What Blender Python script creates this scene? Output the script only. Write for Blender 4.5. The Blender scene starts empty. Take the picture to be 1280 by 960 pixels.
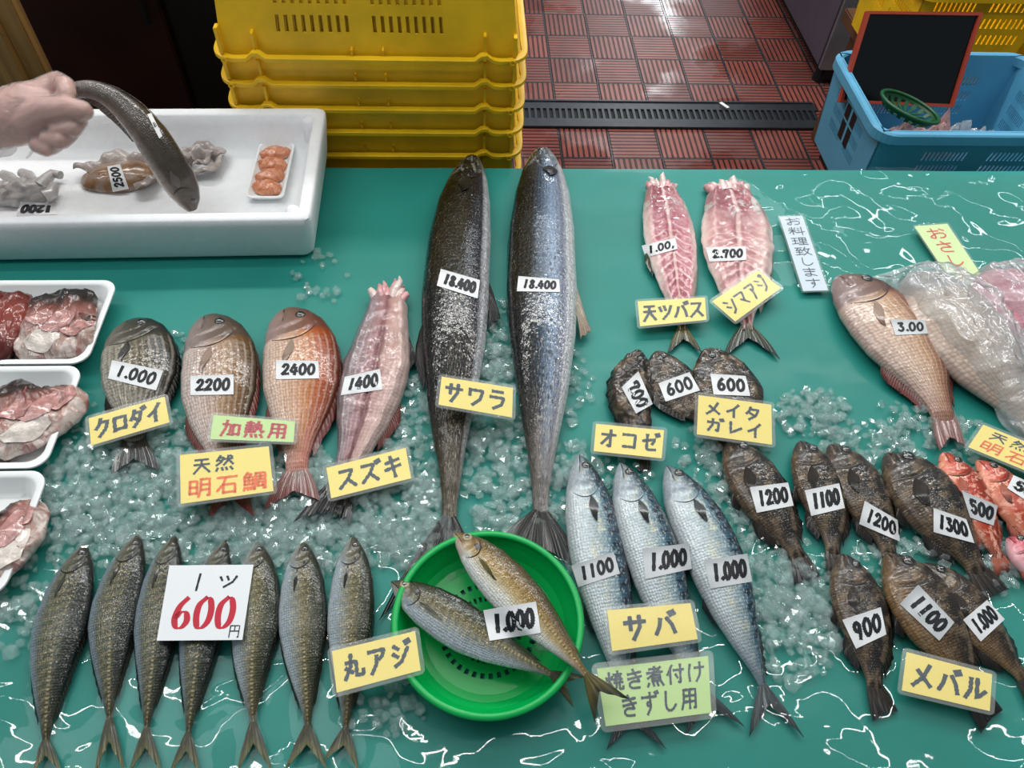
import bpy, bmesh, math, random
import numpy as np
from mathutils import Vector, Matrix, noise as mnoise
from mathutils.bvhtree import BVHTree
random.seed(7); rng = np.random.default_rng(7)
S = bpy.context.scene
COL = S.collection
R = math.radians

# ------------------------------------------------------------------ camera
FPX, PITCH, YAW, ROLL = 950.0, R(52.6), R(5.0), R(3.4)
TZ = 0.70                                   # height of the table top
CAM = Vector((0, 0, TZ + 0.86))
fwd = Vector((math.sin(YAW)*math.cos(PITCH), math.cos(YAW)*math.cos(PITCH), -math.sin(PITCH)))
r0 = Vector((math.cos(YAW), -math.sin(YAW), 0)); u0 = r0.cross(fwd)
rgt = r0*math.cos(ROLL) + u0*math.sin(ROLL); upv = u0*math.cos(ROLL) - r0*math.sin(ROLL)
cd = bpy.data.cameras.new('camera'); cam = bpy.data.objects.new('camera', cd); COL.objects.link(cam)
M = Matrix(((rgt.x, upv.x, -fwd.x), (rgt.y, upv.y, -fwd.y), (rgt.z, upv.z, -fwd.z))).to_4x4()
M.translation = CAM
cam.matrix_world = M
cd.sensor_width = 36; cd.sensor_fit = 'HORIZONTAL'; cd.lens = 36*FPX/1280; cd.clip_start = 0.02
S.camera = cam
S.cycles.transparent_max_bounces = 32

# ------------------------------------------------------------------ light and exposure
S.view_settings.view_transform = 'Standard'; S.view_settings.look = 'None'
S.view_settings.gamma = 1; S.view_settings.use_curve_mapping = False
S.view_settings.exposure = -0.05
W = bpy.data.worlds.new('world'); S.world = W; W.use_nodes = True
bg = W.node_tree.nodes['Background']; bg.inputs[0].default_value = (0.80, 0.92, 1.0, 1); bg.inputs[1].default_value = 0.25
def lamp(name, loc, size, energy, col, rot=(0, 0, 0)):
    d = bpy.data.lights.new(name, 'AREA'); d.shape = 'RECTANGLE'; d.size, d.size_y = size; d.energy = energy; d.color = col
    o = bpy.data.objects.new(name, d); COL.objects.link(o); o.location = loc; o.rotation_euler = rot; o['kind'] = 'helper'
    return o
# tube lamps under the arcade roof and daylight from the open street far above
for ty, tw, te in ((0.70, .018, 16), (1.15, .018, 16), (2.25, .17, 72)):
    lamp('tube_lamp', (0.1, ty, 2.75), (5.0, tw), te, (1, 0.98, 0.94))
lamp('tube_lamp', (1.2, 3.5, 2.9), (6.5, 0.04), 30, (0.95, 0.98, 1.0))
lamp('skylight', (0.3, 4.3, 4.3), (4.2, 1.3), 40, (0.85, 0.93, 1.0), (R(-45), 0, 0))
lamp('skylight', (-1.6, 0.6, 4.6), (1.6, 2.0), 20, (0.88, 0.95, 1.0), (0, R(-22), 0))
lamp('street_light', (2.0, 8.5, 3.2), (0.7, 1.5), 70, (0.95, 0.98, 1.0), (R(-90), 0, 0))

# ------------------------------------------------------------------ pixel frame of the 1280 x 960 photograph -> points in the place
def ray(px, py):
    return (fwd + rgt*((px-640)/FPX) - upv*((py-480)/FPX))
def at(px, py, z=0.0):
    d = ray(px, py); t = (TZ + z - CAM.z)/d.z
    return CAM + d*t
def aty(px, py, y):
    d = ray(px, py); t = (y - CAM.y)/d.y
    return CAM + d*t
def atd(px, py, depth):
    return CAM + ray(px, py)*depth

# ------------------------------------------------------------------ materials
def lin(h):
    h = h.lstrip('#'); c = [int(h[i:i+2], 16)/255 for i in (0, 2, 4)]
    return tuple(x/12.92 if x <= .04045 else ((x+.055)/1.055)**2.4 for x in c) + (1,)
class NT:
    def __init__(s, name):
        s.m = bpy.data.materials.new(name); s.m.use_nodes = True; s.t = s.m.node_tree; s.t.nodes.clear()
        s.out = s.t.nodes.new('ShaderNodeOutputMaterial')
    def n(s, ty, **kw):
        nd = s.t.nodes.new('ShaderNode'+ty)
        for k, v in kw.items(): setattr(nd, k, v)
        return nd
    def set(s, inp, v):
        if isinstance(v, bpy.types.NodeSocket): s.t.links.new(v, inp)
        else: inp.default_value = v
    def math(s, op, a, b=0.0, c=0.0, clamp=False):
        nd = s.n('Math', operation=op); nd.use_clamp = clamp
        s.set(nd.inputs[0], a); s.set(nd.inputs[1], b); s.set(nd.inputs[2], c); return nd.outputs[0]
    def mix(s, f, a, b, blend='MIX'):
        nd = s.n('Mix', data_type='RGBA', blend_type=blend); s.set(nd.inputs[0], f); s.set(nd.inputs[6], a); s.set(nd.inputs[7], b)
        return nd.outputs[2]
    def ramp(s, f, stops, interp='LINEAR'):
        nd = s.n('ValToRGB'); cr = nd.color_ramp; cr.interpolation = interp
        while len(cr.elements) < len(stops): cr.elements.new(0.5)
        for e, (p, c) in zip(cr.elements, stops):
            e.position = p; e.color = c if not isinstance(c, (int, float)) else (c, c, c, 1)
        s.set(nd.inputs[0], f); return nd.outputs[0]
    def sstep(s, x, a, b):
        nd = s.n('MapRange', interpolation_type='SMOOTHSTEP'); s.set(nd.inputs[0], x); s.set(nd.inputs[1], a); s.set(nd.inputs[2], b); return nd.outputs[0]
    def noise(s, vec, scale, detail=3, rough=.55, dist=0.0):
        nd = s.n('TexNoise'); s.set(nd.inputs['Vector'], vec); s.set(nd.inputs['Scale'], scale); s.set(nd.inputs['Detail'], detail)
        s.set(nd.inputs['Roughness'], rough); s.set(nd.inputs['Distortion'], dist); return nd.outputs[0]
    def vor(s, vec, scale, out=0, feature='F1', rand=1.0):
        nd = s.n('TexVoronoi', feature=feature); s.set(nd.inputs['Vector'], vec); s.set(nd.inputs['Scale'], scale); s.set(nd.inputs['Randomness'], rand)
        return nd.outputs[out]
    def uv(s): return s.n('UVMap').outputs[0]
    def pos(s): return s.n('NewGeometry').outputs['Position']
    def sep(s, v):
        nd = s.n('SeparateXYZ'); s.set(nd.inputs[0], v); return nd.outputs
    def comb(s, x, y, z=0.0):
        nd = s.n('CombineXYZ'); s.set(nd.inputs[0], x); s.set(nd.inputs[1], y); s.set(nd.inputs[2], z); return nd.outputs[0]
    def bump(s, h, strength, dist=.002, normal=None):
        nd = s.n('Bump'); s.set(nd.inputs['Strength'], strength); s.set(nd.inputs['Distance'], dist); s.set(nd.inputs['Height'], h)
        if normal: s.set(nd.inputs['Normal'], normal)
        return nd.outputs[0]
    def pbr(s, **kw):
        nd = s.n('BsdfPrincipled')
        names = dict(col='Base Color', rough='Roughness', metal='Metallic', normal='Normal', spec='Specular IOR Level', coat='Coat Weight', crough='Coat Roughness',
                     cnormal='Coat Normal', sss='Subsurface Weight', trans='Transmission Weight', ior='IOR', alpha='Alpha', sheen='Sheen Weight')
        for k, v in kw.items(): s.set(nd.inputs[names[k]], v)
        if 'sss' in kw: nd.inputs['Subsurface Radius'].default_value = (1, .4, .25); nd.inputs['Subsurface Scale'].default_value = .004
        s.t.links.new(nd.outputs[0], s.out.inputs[0]); return nd
    def clear(s, tint, glossrough, dif, amount, ior=1.45, normal=None):
        """thin clear plastic, ice or water: mostly see-through, mirrors at grazing angles"""
        tr = s.n('BsdfTransparent'); s.set(tr.inputs[0], tint)
        df = s.n('BsdfDiffuse'); s.set(df.inputs[0], dif)
        gl = s.n('BsdfGlossy'); s.set(gl.inputs['Roughness'], glossrough)
        if normal:
            for q in (df, gl): s.set(q.inputs['Normal'], normal)
        # mirror share from the view angle, the same on both sides of a thin sheet
        vm = s.n('VectorMath', operation='DOT_PRODUCT'); geo = s.n('NewGeometry'); s.set(vm.inputs[0], geo.outputs['Incoming']); s.set(vm.inputs[1], normal or geo.outputs['Normal'])
        f0 = ((ior-1)/(ior+1))**2
        k = s.math('SUBTRACT', 1.0, s.math('ABSOLUTE', vm.outputs['Value']), clamp=True)
        frs = s.math('ADD', f0, s.math('MULTIPLY', s.math('POWER', k, 5.0), 1-f0), clamp=True)
        m1 = s.n('MixShader'); s.set(m1.inputs[0], amount); s.t.links.new(tr.outputs[0], m1.inputs[1]); s.t.links.new(df.outputs[0], m1.inputs[2])
        m2 = s.n('MixShader'); s.set(m2.inputs[0], frs); s.t.links.new(m1.outputs[0], m2.inputs[1]); s.t.links.new(gl.outputs[0], m2.inputs[2])
        s.t.links.new(m2.outputs[0], s.out.inputs[0]); return s.m
def plain(name, col, rough=.5, spec=.5, var=.0, vscale=30, bump=0, bscale=200, **kw):
    n = NT(name); p = n.pos(); c = lin(col)
    if var:
        f = n.noise(p, vscale, 4)
        c = n.mix(n.sstep(f, .3, .7), tuple(x*(1-var) for x in c[:3])+(1,), tuple(min(1, x*(1+var)) for x in c[:3])+(1,))
    if bump: kw['normal'] = n.bump(n.noise(p, bscale, 3), bump)
    n.pbr(col=c, rough=rough, spec=spec, **kw); return n.m

# ------------------------------------------------------------------ object helpers
WL = {}
def wl(o): return WL[o.name]
def link(o, parent, loc):
    COL.objects.link(o)
    if parent is not None:
        o.parent = parent; o.location = Vector(loc) - wl(parent)
    else: o.location = loc
    WL[o.name] = Vector(loc)
def tag(o, label=None, cat=None, group=None, kind=None):
    if label: o['label'] = label
    if cat: o['category'] = cat
    if group: o['group'] = group
    if kind: o['kind'] = kind
    return o
def thing(name, label, cat, loc=(0, 0, 0), group=None):
    o = bpy.data.objects.new(name, None); o.empty_display_size = .02; link(o, None, loc); return tag(o, label, cat, group)
def mk(name, V, F, mat, parent=None, smooth=True, uvs=None, origin=None, recalc=True):
    """ONE mesh object from world-space vertices"""
    V = np.array([tuple(v) for v in V], dtype=float)
    if origin is None:
        if parent is not None: origin = wl(parent)
        else: origin = Vector(((V[:, 0].min()+V[:, 0].max())/2, (V[:, 1].min()+V[:, 1].max())/2, V[:, 2].min()))
    me = bpy.data.meshes.new(name)
    me.from_pydata((V-np.array(tuple(origin))).tolist(), [], [tuple(f) for f in F]); me.update()
    if uvs is not None:
        ul = me.uv_layers.new(name='UVMap')
        idx = np.zeros(len(me.loops), dtype=int); me.loops.foreach_get('vertex_index', idx)
        ul.data.foreach_set('uv', np.array(uvs, dtype=float)[idx].ravel())
    if recalc:
        bm = bmesh.new(); bm.from_mesh(me); bmesh.ops.recalc_face_normals(bm, faces=bm.faces); bm.to_mesh(me); bm.free()
    if smooth:
        me.shade_smooth(); me.set_sharp_from_angle(angle=R(55))
    for m in (mat if isinstance(mat, (list, tuple)) else [mat]): me.materials.append(m)
    o = bpy.data.objects.new(name, me); link(o, parent, origin)
    return o
def structure(o): o['kind'] = 'structure'; return o
class MB:
    """collects boxes, tubes and lofts of one part"""
    def __init__(s): s.V = []; s.F = []
    def add(s, V, F):
        k = len(s.V); s.V += [Vector(v) for v in V]; s.F += [tuple(i+k for i in f) for f in F]; return s
    def box(s, a, b, bev=0.0):
        x0, y0, z0 = a; x1, y1, z1 = b
        if bev:
            bm = bmesh.new(); bmesh.ops.create_cube(bm, size=1)
            for v in bm.verts: v.co = Vector(((x0+x1)/2+v.co.x*(x1-x0), (y0+y1)/2+v.co.y*(y1-y0), (z0+z1)/2+v.co.z*(z1-z0)))
            bmesh.ops.bevel(bm, geom=bm.edges[:], offset=bev, segments=2, affect='EDGES')
            bm.verts.index_update(); s.add([v.co.copy() for v in bm.verts], [[v.index for v in f.verts] for f in bm.faces]); bm.free(); return s
        return s.add([(x0,y0,z0),(x1,y0,z0),(x1,y1,z0),(x0,y1,z0),(x0,y0,z1),(x1,y0,z1),(x1,y1,z1),(x0,y1,z1)],
                     [(0,1,2,3),(4,5,6,7),(0,1,5,4),(1,2,6,5),(2,3,7,6),(3,0,4,7)])
    def loft(s, rings, cap0=False, cap1=False):
        n = len(rings[0]); V = [p for r in rings for p in r]; F = []
        for i in range(len(rings)-1):
            for j in range(n): F.append((i*n+j, i*n+(j+1) % n, (i+1)*n+(j+1) % n, (i+1)*n+j))
        if cap0: F.append(tuple(range(n))[::-1])
        if cap1: F.append(tuple((len(rings)-1)*n+j for j in range(n)))
        return s.add(V, F)
    def tube(s, pts, rad, n=8):
        pts = [Vector(p) for p in pts]; rings = []
        for i, p in enumerate(pts):
            t = (pts[min(i+1, len(pts)-1)]-pts[max(i-1, 0)]).normalized()
            a = t.cross(Vector((0, 0, 1))); a = a.normalized() if a.length > 1e-4 else Vector((1, 0, 0)); b = t.cross(a)
            r = rad[i] if isinstance(rad, (list, tuple)) else rad
            rings.append([p+a*math.cos(q)*r+b*math.sin(q)*r for q in [2*math.pi*k/n for k in range(n)]])
        return s.loft(rings, True, True)
    def build(s, name, mat, parent=None, smooth=False, **kw): return mk(name, s.V, s.F, mat, parent, smooth, **kw)
def cell_solid(P, Q, mask=None, wrap=False):
    """thick sheet between two point grids, with holes where mask is False"""
    n, m = len(P), len(P[0]); V = [p for r in P for p in r]+[p for r in Q for p in r]; F = []; o = n*m
    cols = m if wrap else m-1
    def on(i, j):
        if i < 0 or i >= n-1: return False
        if wrap: j %= m
        elif j < 0 or j >= m-1: return False
        return mask is None or mask[i][j]
    ix = lambda i, j: i*m+(j % m)
    for i in range(n-1):
        for j in range(cols):
            if not on(i, j): continue
            a, b, c, d = ix(i, j), ix(i, j+1), ix(i+1, j+1), ix(i+1, j)
            F.append((a, b, c, d)); F.append((a+o, d+o, c+o, b+o))
            if not on(i-1, j): F.append((b, a, a+o, b+o))
            if not on(i+1, j): F.append((d, c, c+o, d+o))
            if not on(i, j-1): F.append((a, d, d+o, a+o))
            if not on(i, j+1): F.append((c, b, b+o, c+o))
    used = sorted({k for f in F for k in f}); mp = {k: i for i, k in enumerate(used)}
    return [V[k] for k in used], [tuple(mp[k] for k in f) for f in F], used
def rrect(cx, cy, w, h, r, z, n=6, ax=None, ay=None):
    ax = ax or Vector((1, 0, 0)); ay = ay or Vector((0, 1, 0)); out = []
    for (sx, sy, a0) in ((1, 1, 0), (-1, 1, 90), (-1, -1, 180), (1, -1, 270)):
        for k in range(n+1):
            a = R(a0+90*k/n); x = sx*(w/2-r)+math.cos(a)*r; y = sy*(h/2-r)+math.sin(a)*r
            out.append(Vector((cx, cy, z))+ax*x+ay*y)
    return out
def interp(tab, x):
    return float(np.interp(x, [t[0] for t in tab], [t[1] for t in tab]))
def crom(pts, n):
    """smooth curve through points, n samples evenly spaced"""
    P = [Vector(p) for p in pts]; P = [P[0]*2-P[1]]+P+[P[-1]*2-P[-2]]; out = []
    for i in range(1, len(P)-2):
        for k in range(20):
            t = k/20; a, b, c, d = P[i-1], P[i], P[i+1], P[i+2]
            out.append(.5*((2*b)+(c-a)*t+(2*a-5*b+4*c-d)*t*t+(3*b-a-3*c+d)*t**3))
    out.append(P[-2].copy())
    L = [0]
    for i in range(1, len(out)): L.append(L[-1]+(out[i]-out[i-1]).length)
    res = []
    A = np.array([tuple(p) for p in out])
    for s in (np.linspace(0, 1, n) if isinstance(n, int) else n):
        res.append(Vector([float(np.interp(s*L[-1], L, A[:, k])) for k in range(A.shape[1])]))
    return res, L[-1]
BODIES = []
def reg(o):
    off = wl(o); me = o.data
    BODIES.append(BVHTree.FromPolygons([v.co+off for v in me.vertices], [tuple(p.vertices) for p in me.polygons])); return o
def hit(px, py, lists=None):
    """nearest surface seen through that pixel; falls back to the table top"""
    d = ray(px, py); L = d.length; best = (TZ-CAM.z)/d.z
    for b in (BODIES if lists is None else lists):
        h = b.ray_cast(CAM, d)
        if h[0] is not None: best = min(best, h[3]/L)
    return best
# ------------------------------------------------------------------ shared materials
TARP = NT('teal_tarp'); _p = TARP.pos()
_c = TARP.mix(TARP.sstep(TARP.noise(_p, 3.0, 3), .35, .7), lin('187c72'), lin('22867c'))
_w = TARP.noise(_p, 7, 2, .5)
TARP.pbr(col=_c, rough=.5, spec=.3, normal=TARP.bump(TARP.noise(_p, 18, 2), .12, .01), coat=.04, crough=.12, cnormal=TARP.bump(_w, .25, .02))
M_TARP = TARP.m
def film_mat(name, dif, amount, k=1.0, ior=1.42, bs=.4, gr=.05):
    n = NT(name); p = n.pos()
    h = n.noise(p, 16*k, 2, .5, .6)
    return n.clear((.985, 1, .995, 1), gr, dif, amount, ior, n.bump(h, bs, .012))
M_FILM = film_mat('clear_film', (.6, .8, .78, 1), .004, .8, 1.30, .25, .03)
M_BAG = film_mat('crumpled_bag', (.86, .87, .90, 1), .17, 2.6, 1.6, .7, .10)
M_LAM = NT('laminate').clear((.97, .98, .97, 1), .12, (.8, .82, .8, 1), .10, 1.22)
_n = NT('ice'); _p = _n.pos()
M_ICE = _n.clear((.96, 1, .995, 1), .04, (.90, .98, .97, 1), .10, 1.5)
_rf = _n.n('BsdfRefraction'); _rf.inputs['IOR'].default_value = 1.28; _rf.inputs['Roughness'].default_value = .02; _rf.inputs[0].default_value = (.95, 1, .99, 1)
_m = [x for x in _n.t.nodes if x.bl_idname == 'ShaderNodeMixShader']; _mx = _n.n('MixShader'); _mx.inputs[0].default_value = .16
_src = _m[0].outputs[0]; _n.t.links.new(_src, _mx.inputs[1]); _n.t.links.new(_rf.outputs[0], _mx.inputs[2]); _n.t.links.new(_mx.outputs[0], _m[1].inputs[1])
M_PAPER = plain('white_paper', 'e4e5e6', .6, .3)
M_WET = plain('damp_paper', 'c3c6c8', .35, .4)
M_YEL = plain('yellow_card', 'f4dd78', .5, .4)
M_GRN = plain('green_card', 'bcd88e', .5, .4)
M_INK = plain('black_ink', '1b1d22', .5, .3)
M_NAVY = plain('navy_ink', '263a48', .5, .3)
M_RED = plain('red_ink', 'b81a32', .5, .3)
M_ORANGE = plain('orange_ink', 'ee6b2a', .5, .3)
M_DRED = plain('vermilion_ink', 'cc4a30', .5, .3)
M_FOAM = plain('white_foam', 'eceef0', .65, .3, .02, 60, .25, 420)
M_TRAY = plain('tray_foam', 'eaecec', .4, .4)
M_YCR = plain('yellow_plastic', 'e6b814', .42, .4, .14, 9)
M_BLU = plain('blue_plastic', '549abc', .4, .4, .06, 9)
M_ZARU = plain('green_plastic', '00a64e', .3, .45)
M_DGRN = plain('dark_green_plastic', '0c4a26', .4, .4)
M_EYE = plain('eye_silver', 'a89a70', .15, .6, coat=1, crough=.03)
M_EYED = plain('eye_dark', '33302c', .15, .6, coat=1, crough=.03)
M_PUP = plain('pupil_black', '050608', .08, .7, coat=1, crough=.02)
M_MOUTH = plain('mouth_flesh', '3a2624', .35, .5)
M_GILLD = plain('cut_gill_flesh', 'b07c76', .3, .5, .3, 110, .7, 240, coat=.8, crough=.1)
M_GILL = plain('gill_gap_strip', '1a1210', .4, .4)  # near black, painted shade of the gill opening

# ------------------------------------------------------------------ fish skins
def deep(h, p=1.3):
    c = lin(h); return tuple(x**p for x in c[:3])+(1,)
def fishmat(name, ramp, L=30, D=8, noise_amt=.10, head=None, hg=(.2, .27), hpatch=0, scales=0, pat=None, rough=.42, metal=.10, mott=.25, mscale=1.2, power=1.32, coat=1.0, tailc=None, sc_dark=.55, glint=0.0, cn=(1.3, .34)):
    """skin read along the fish: u snout to tail, v belly to back; L, D its size in cm"""
    n = NT(name); u, v, _ = n.sep(n.uv())
    cm = n.comb(n.math('MULTIPLY', u, L), n.math('MULTIPLY', v, D))
    n1 = n.noise(cm, .5, 3); n2 = n.noise(cm, mscale, 4, .65)
    vv = n.math('ADD', v, n.math('MULTIPLY', n.math('SUBTRACT', n1, .5), noise_amt*2))
    c = n.ramp(vv, [(p, deep(h, power)) for p, h in ramp])
    if head: c = n.mix(n.math('MULTIPLY', n.math('SUBTRACT', 1.0, n.sstep(n.math('ADD', u, n.math('MULTIPLY', n1, .05)), hg[0], hg[1])), .8), c, n.ramp(vv, [(p, deep(h, power)) for p, h in head]))
    if tailc: c = n.mix(n.math('MULTIPLY', n.sstep(u, .72, 1.0), .8), c, deep(tailc, power))
    if hpatch:
        c = n.mix(n.math('MULTIPLY', n.math('MULTIPLY', n.sstep(n.noise(cm, .45, 4, .7, .8), .52, .60), n.math('SUBTRACT', 1.0, n.sstep(u, hg[0], hg[1]))), hpatch), c, lin('c6cac6'))
    body = n.sstep(u, hg[0]-.01, hg[1]+.02)
    height = n.math('MULTIPLY', n2, .3)
    if scales:
        st = n.comb(n.math('MULTIPLY', u, L*scales), n.math('MULTIPLY', v, D*scales*1.1))
        d = n.vor(st, 1.0, 0, rand=.35)
        dk = n.math('MULTIPLY', n.sstep(d, .30, .62), body)
        c = n.mix(n.math('MULTIPLY', dk, sc_dark), c, n.mix(1.0, c, (.25, .22, .22, 1), 'MULTIPLY'))
        height = n.math('ADD', height, n.math('MULTIPLY', n.math('SUBTRACT', 1.0, d), body))
    if pat == 'mackerel':
        w = n.math('SINE', n.math('ADD', n.math('MULTIPLY', u, 120.0), n.math('ADD', n.math('MULTIPLY', n.noise(cm, .7, 2), 11.0), n.math('MULTIPLY', v, 16.0))))
        k = n.math('MULTIPLY', n.sstep(w, .05, .5), n.math('MULTIPLY', n.sstep(vv, .68, .76), n.sstep(u, .17, .25)))
        c = n.mix(n.math('MULTIPLY', k, .88), c, lin('101c28'))
        g = n.math('MULTIPLY', n.sstep(n.noise(cm, .45, 2), .5, .72), n.math('MULTIPLY', n.sstep(vv, .25, .45), n.math('SUBTRACT', 1.0, n.sstep(vv, .6, .7))))
        c = n.mix(n.math('MULTIPLY', g, .55), c, lin('d8cfa8'))
        # silver flecks lined up along the flank
        fl = n.vor(n.comb(n.math('MULTIPLY', u, L*1.4), n.math('MULTIPLY', v, D*2.6)), 1.0, 0)
        c = n.mix(n.math('MULTIPLY', n.math('SUBTRACT', 1.0, n.sstep(fl, .2, .5)), .25), c, lin('e6ecee'))
    if pat == 'scad':
        # raised scutes along the lateral line, straight on the tail half, and faint bars on the flank
        ll = n.math('ADD', .56, n.math('MULTIPLY', n.math('SUBTRACT', 1.0, n.sstep(u, .25, .55)), .14))
        dist = n.math('ABSOLUTE', n.math('SUBTRACT', v, ll))
        wdt = n.math('ADD', .015, n.math('MULTIPLY', n.sstep(u, .5, .95), .09))
        lk = n.math('MULTIPLY', n.math('SUBTRACT', 1.0, n.sstep(n.math('DIVIDE', dist, wdt), .5, 1.1)), body)
        teeth = n.math('ADD', .5, n.math('MULTIPLY', n.math('SINE', n.math('MULTIPLY', u, 330.0)), .5))
        c = n.mix(n.math('MULTIPLY', lk, .55), c, n.mix(teeth, lin('b9ab7c'), lin('4d4a34')))
        height = n.math('ADD', height, n.math('MULTIPLY', n.math('MULTIPLY', lk, teeth), 1.2))
        bars = n.math('SINE', n.math('ADD', n.math('MULTIPLY', u, 150.0), n.math('ADD', n.math('MULTIPLY', v, 9.0), n.math('MULTIPLY', n1, 6.0))))
        bk = n.math('MULTIPLY', n.math('MULTIPLY', n.sstep(bars, -.2, .8), n.math('SUBTRACT', 1.0, n.sstep(n.math('ABSOLUTE', n.math('SUBTRACT', v, .45)), .14, .30))), body)
        c = n.mix(n.math('MULTIPLY', bk, .16), c, lin('c2b07c'))
        sp = n.math('SUBTRACT', 1.0, n.sstep(n.math('SQRT', n.math('ADD', n.math('POWER', n.math('MULTIPLY', n.math('SUBTRACT', u, .178), L/.95), 2.0), n.math('POWER', n.math('MULTIPLY', n.math('SUBTRACT', v, .60), D/.95), 2.0))), .6, 1.0))
        c = n.mix(n.math('MULTIPLY', sp, .92), c, lin('0b0b0c'))
    if pat == 'spots':
        d = n.vor(n.comb(n.math('MULTIPLY', u, L*.75), n.math('MULTIPLY', v, D*1.0)), 1.0, 0)
        k = n.math('MULTIPLY', n.math('MULTIPLY', n.math('SUBTRACT', 1.0, n.sstep(n.math('ADD', d, n.math('MULTIPLY', n2, .25)), .32, .52)), n.sstep(v, .2, .3)), n.sstep(u, .25, .5))
        c = n.mix(n.math('MULTIPLY', k, .72), c, lin('1c2024'))
        pl = n.math('ABSOLUTE', n.math('SUBTRACT', vv, n.math('ADD', .60, n.math('MULTIPLY', n.math('SINE', n.math('MULTIPLY', u, 60.0)), .015))))
        c = n.mix(n.math('MULTIPLY', n.math('SUBTRACT', 1.0, n.sstep(pl, .004, .014)), .6), c, lin('20262c'))
        fl = n.noise(n.comb(n.math('MULTIPLY', u, L*.9), n.math('MULTIPLY', v, D*2.2)), 1.0, 4, .7)
        fm = n.math('MULTIPLY', n.sstep(u, .42, .8), n.math('MULTIPLY', n.sstep(v, .1, .25), n.math('SUBTRACT', 1.0, n.sstep(v, .55, .75))))
        c = n.mix(n.math('MULTIPLY', n.math('MULTIPLY', n.sstep(fl, .53, .62), fm), .6), c, lin('cfc6b2'))  # pale flecks toward the tail: glints put into the colour
        fd = n.noise(n.comb(n.math('MULTIPLY', u, L*1.1), n.math('MULTIPLY', v, D*1.6)), 1.3, 4, .7)
        c = n.mix(n.math('MULTIPLY', n.math('MULTIPLY', n.sstep(fd, .56, .64), n.sstep(u, .3, .6)), .7), c, lin('15191c'))
        # crackled wet skin
        cr = n.vor(cm, 1.3, 0, 'DISTANCE_TO_EDGE'); height = n.math('ADD', height, n.math('MULTIPLY', n.sstep(cr, 0, .12), .6))
    if pat == 'rows':
        w = n.math('SINE', n.math('ADD', n.math('MULTIPLY', v, 72.0), n.math('MULTIPLY', n1, 4.0)))
        k = n.math('MULTIPLY', n.sstep(w, .0, .9), body)
        c = n.mix(n.math('MULTIPLY', k, .16), c, lin('f0e2d2'))
    if pat == 'blotch':
        b = n.sstep(n.noise(cm, .38, 3, .6), .46, .62)
        c = n.mix(n.math('MULTIPLY', b, .55), c, lin('8a7358'))
        b2 = n.sstep(n.noise(cm, 1.7, 3, .7), .54, .68); c = n.mix(n.math('MULTIPLY', b2, .6), c, lin('1a1614'))
    if pat == 'redblotch':
        b = n.sstep(n.noise(cm, .6, 3, .7), .50, .58); c = n.mix(n.math('MULTIPLY', b, .75), c, lin('f0b49a'))
        b2 = n.sstep(n.noise(cm, .9, 3, .7, .5), .56, .64); c = n.mix(n.math('MULTIPLY', b2, .8), c, lin('a8301e'))
    if pat == 'fillet':
        a = n.math('ABSOLUTE', n.math('SUBTRACT', v, .5))
        w = n.math('SINE', n.math('ADD', n.math('MULTIPLY', n.math('ADD', u, n.math('MULTIPLY', a, -.22)), 118.0), n.math('MULTIPLY', n.noise(cm, .9, 2), 3.0)))
        c = n.mix(n.math('MULTIPLY', n.math('MULTIPLY', n.sstep(w, .3, .9), n.sstep(u, .3, .45)), .6), c, lin('f0c9c4'))
        cb = n.math('SUBTRACT', 1.0, n.sstep(a, .012, .05)); c = n.mix(n.math('MULTIPLY', cb, .7), c, lin('f2d6d0'))
        b = n.sstep(n.noise(cm, .55, 3, .7), .52, .68); c = n.mix(n.math('MULTIPLY', b, .42), c, lin('c4566a'))
        height = n.math('ADD', height, n.math('MULTIPLY', w, .4))
    if pat == 'marble':
        lowv = n.math('SUBTRACT', 1.0, n.sstep(vv, .60, .70)); b = n.math('MULTIPLY', n.math('SUBTRACT', 1.0, n.sstep(vv, .28, .55)), n.sstep(n.noise(cm, .35, 4, .7, 1.2), .40, .55)); c = n.mix(n.math('MULTIPLY', b, .8), c, lin('d2c8c0'))
        b2 = n.math('MULTIPLY', lowv, n.sstep(n.noise(cm, .6, 4, .7, 1.0), .54, .64)); c = n.mix(n.math('MULTIPLY', b2, .75), c, lin('8f5450'))
    if mott:
        lo = 1-mott; c = n.mix(1.0, c, n.ramp(n2, [(.25, (lo, lo, lo, 1)), (.7, (1, 1, 1, 1))]), 'MULTIPLY')
    if glint:  # sparkle of wet skin painted into the colour as pale flecks
        g = n.math('MULTIPLY', n.sstep(n.noise(cm, 3.2, 3, .7), .56, .68), n.sstep(n.noise(cm, .5, 2), .44, .62))
        c = n.mix(n.math('MULTIPLY', g, glint), c, lin('e6e2d0'))
    n.pbr(col=c, rough=rough, metal=metal, spec=.25, normal=n.bump(height, .55, .0016), coat=coat, crough=.07, cnormal=n.bump(n.noise(cm, cn[0], 2, .5), cn[1], .0026)).inputs['Coat IOR'].default_value = 1.38
    return n.m
def finmat(name, c0, c1, tip=None, rays=44.0, alpha=1.0):
    n = NT(name); u, v, _ = n.sep(n.uv())
    w = n.math('SINE', n.math('ADD', n.math('MULTIPLY', v, rays*3.14), n.math('MULTIPLY', n.noise(n.uv(), 4, 2), 3.0)))
    c = n.mix(n.sstep(w, -.5, .8), deep(c0), deep(c1))
    if tip: c = n.mix(n.sstep(n.math('ADD', u, n.math('MULTIPLY', n.noise(n.uv(), 5, 3), .3)), .6, 1.1), c, deep(tip))
    n.pbr(col=c, rough=.35, spec=.5, normal=n.bump(w, .5, .0012), coat=.5, crough=.12); return n.m
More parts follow.
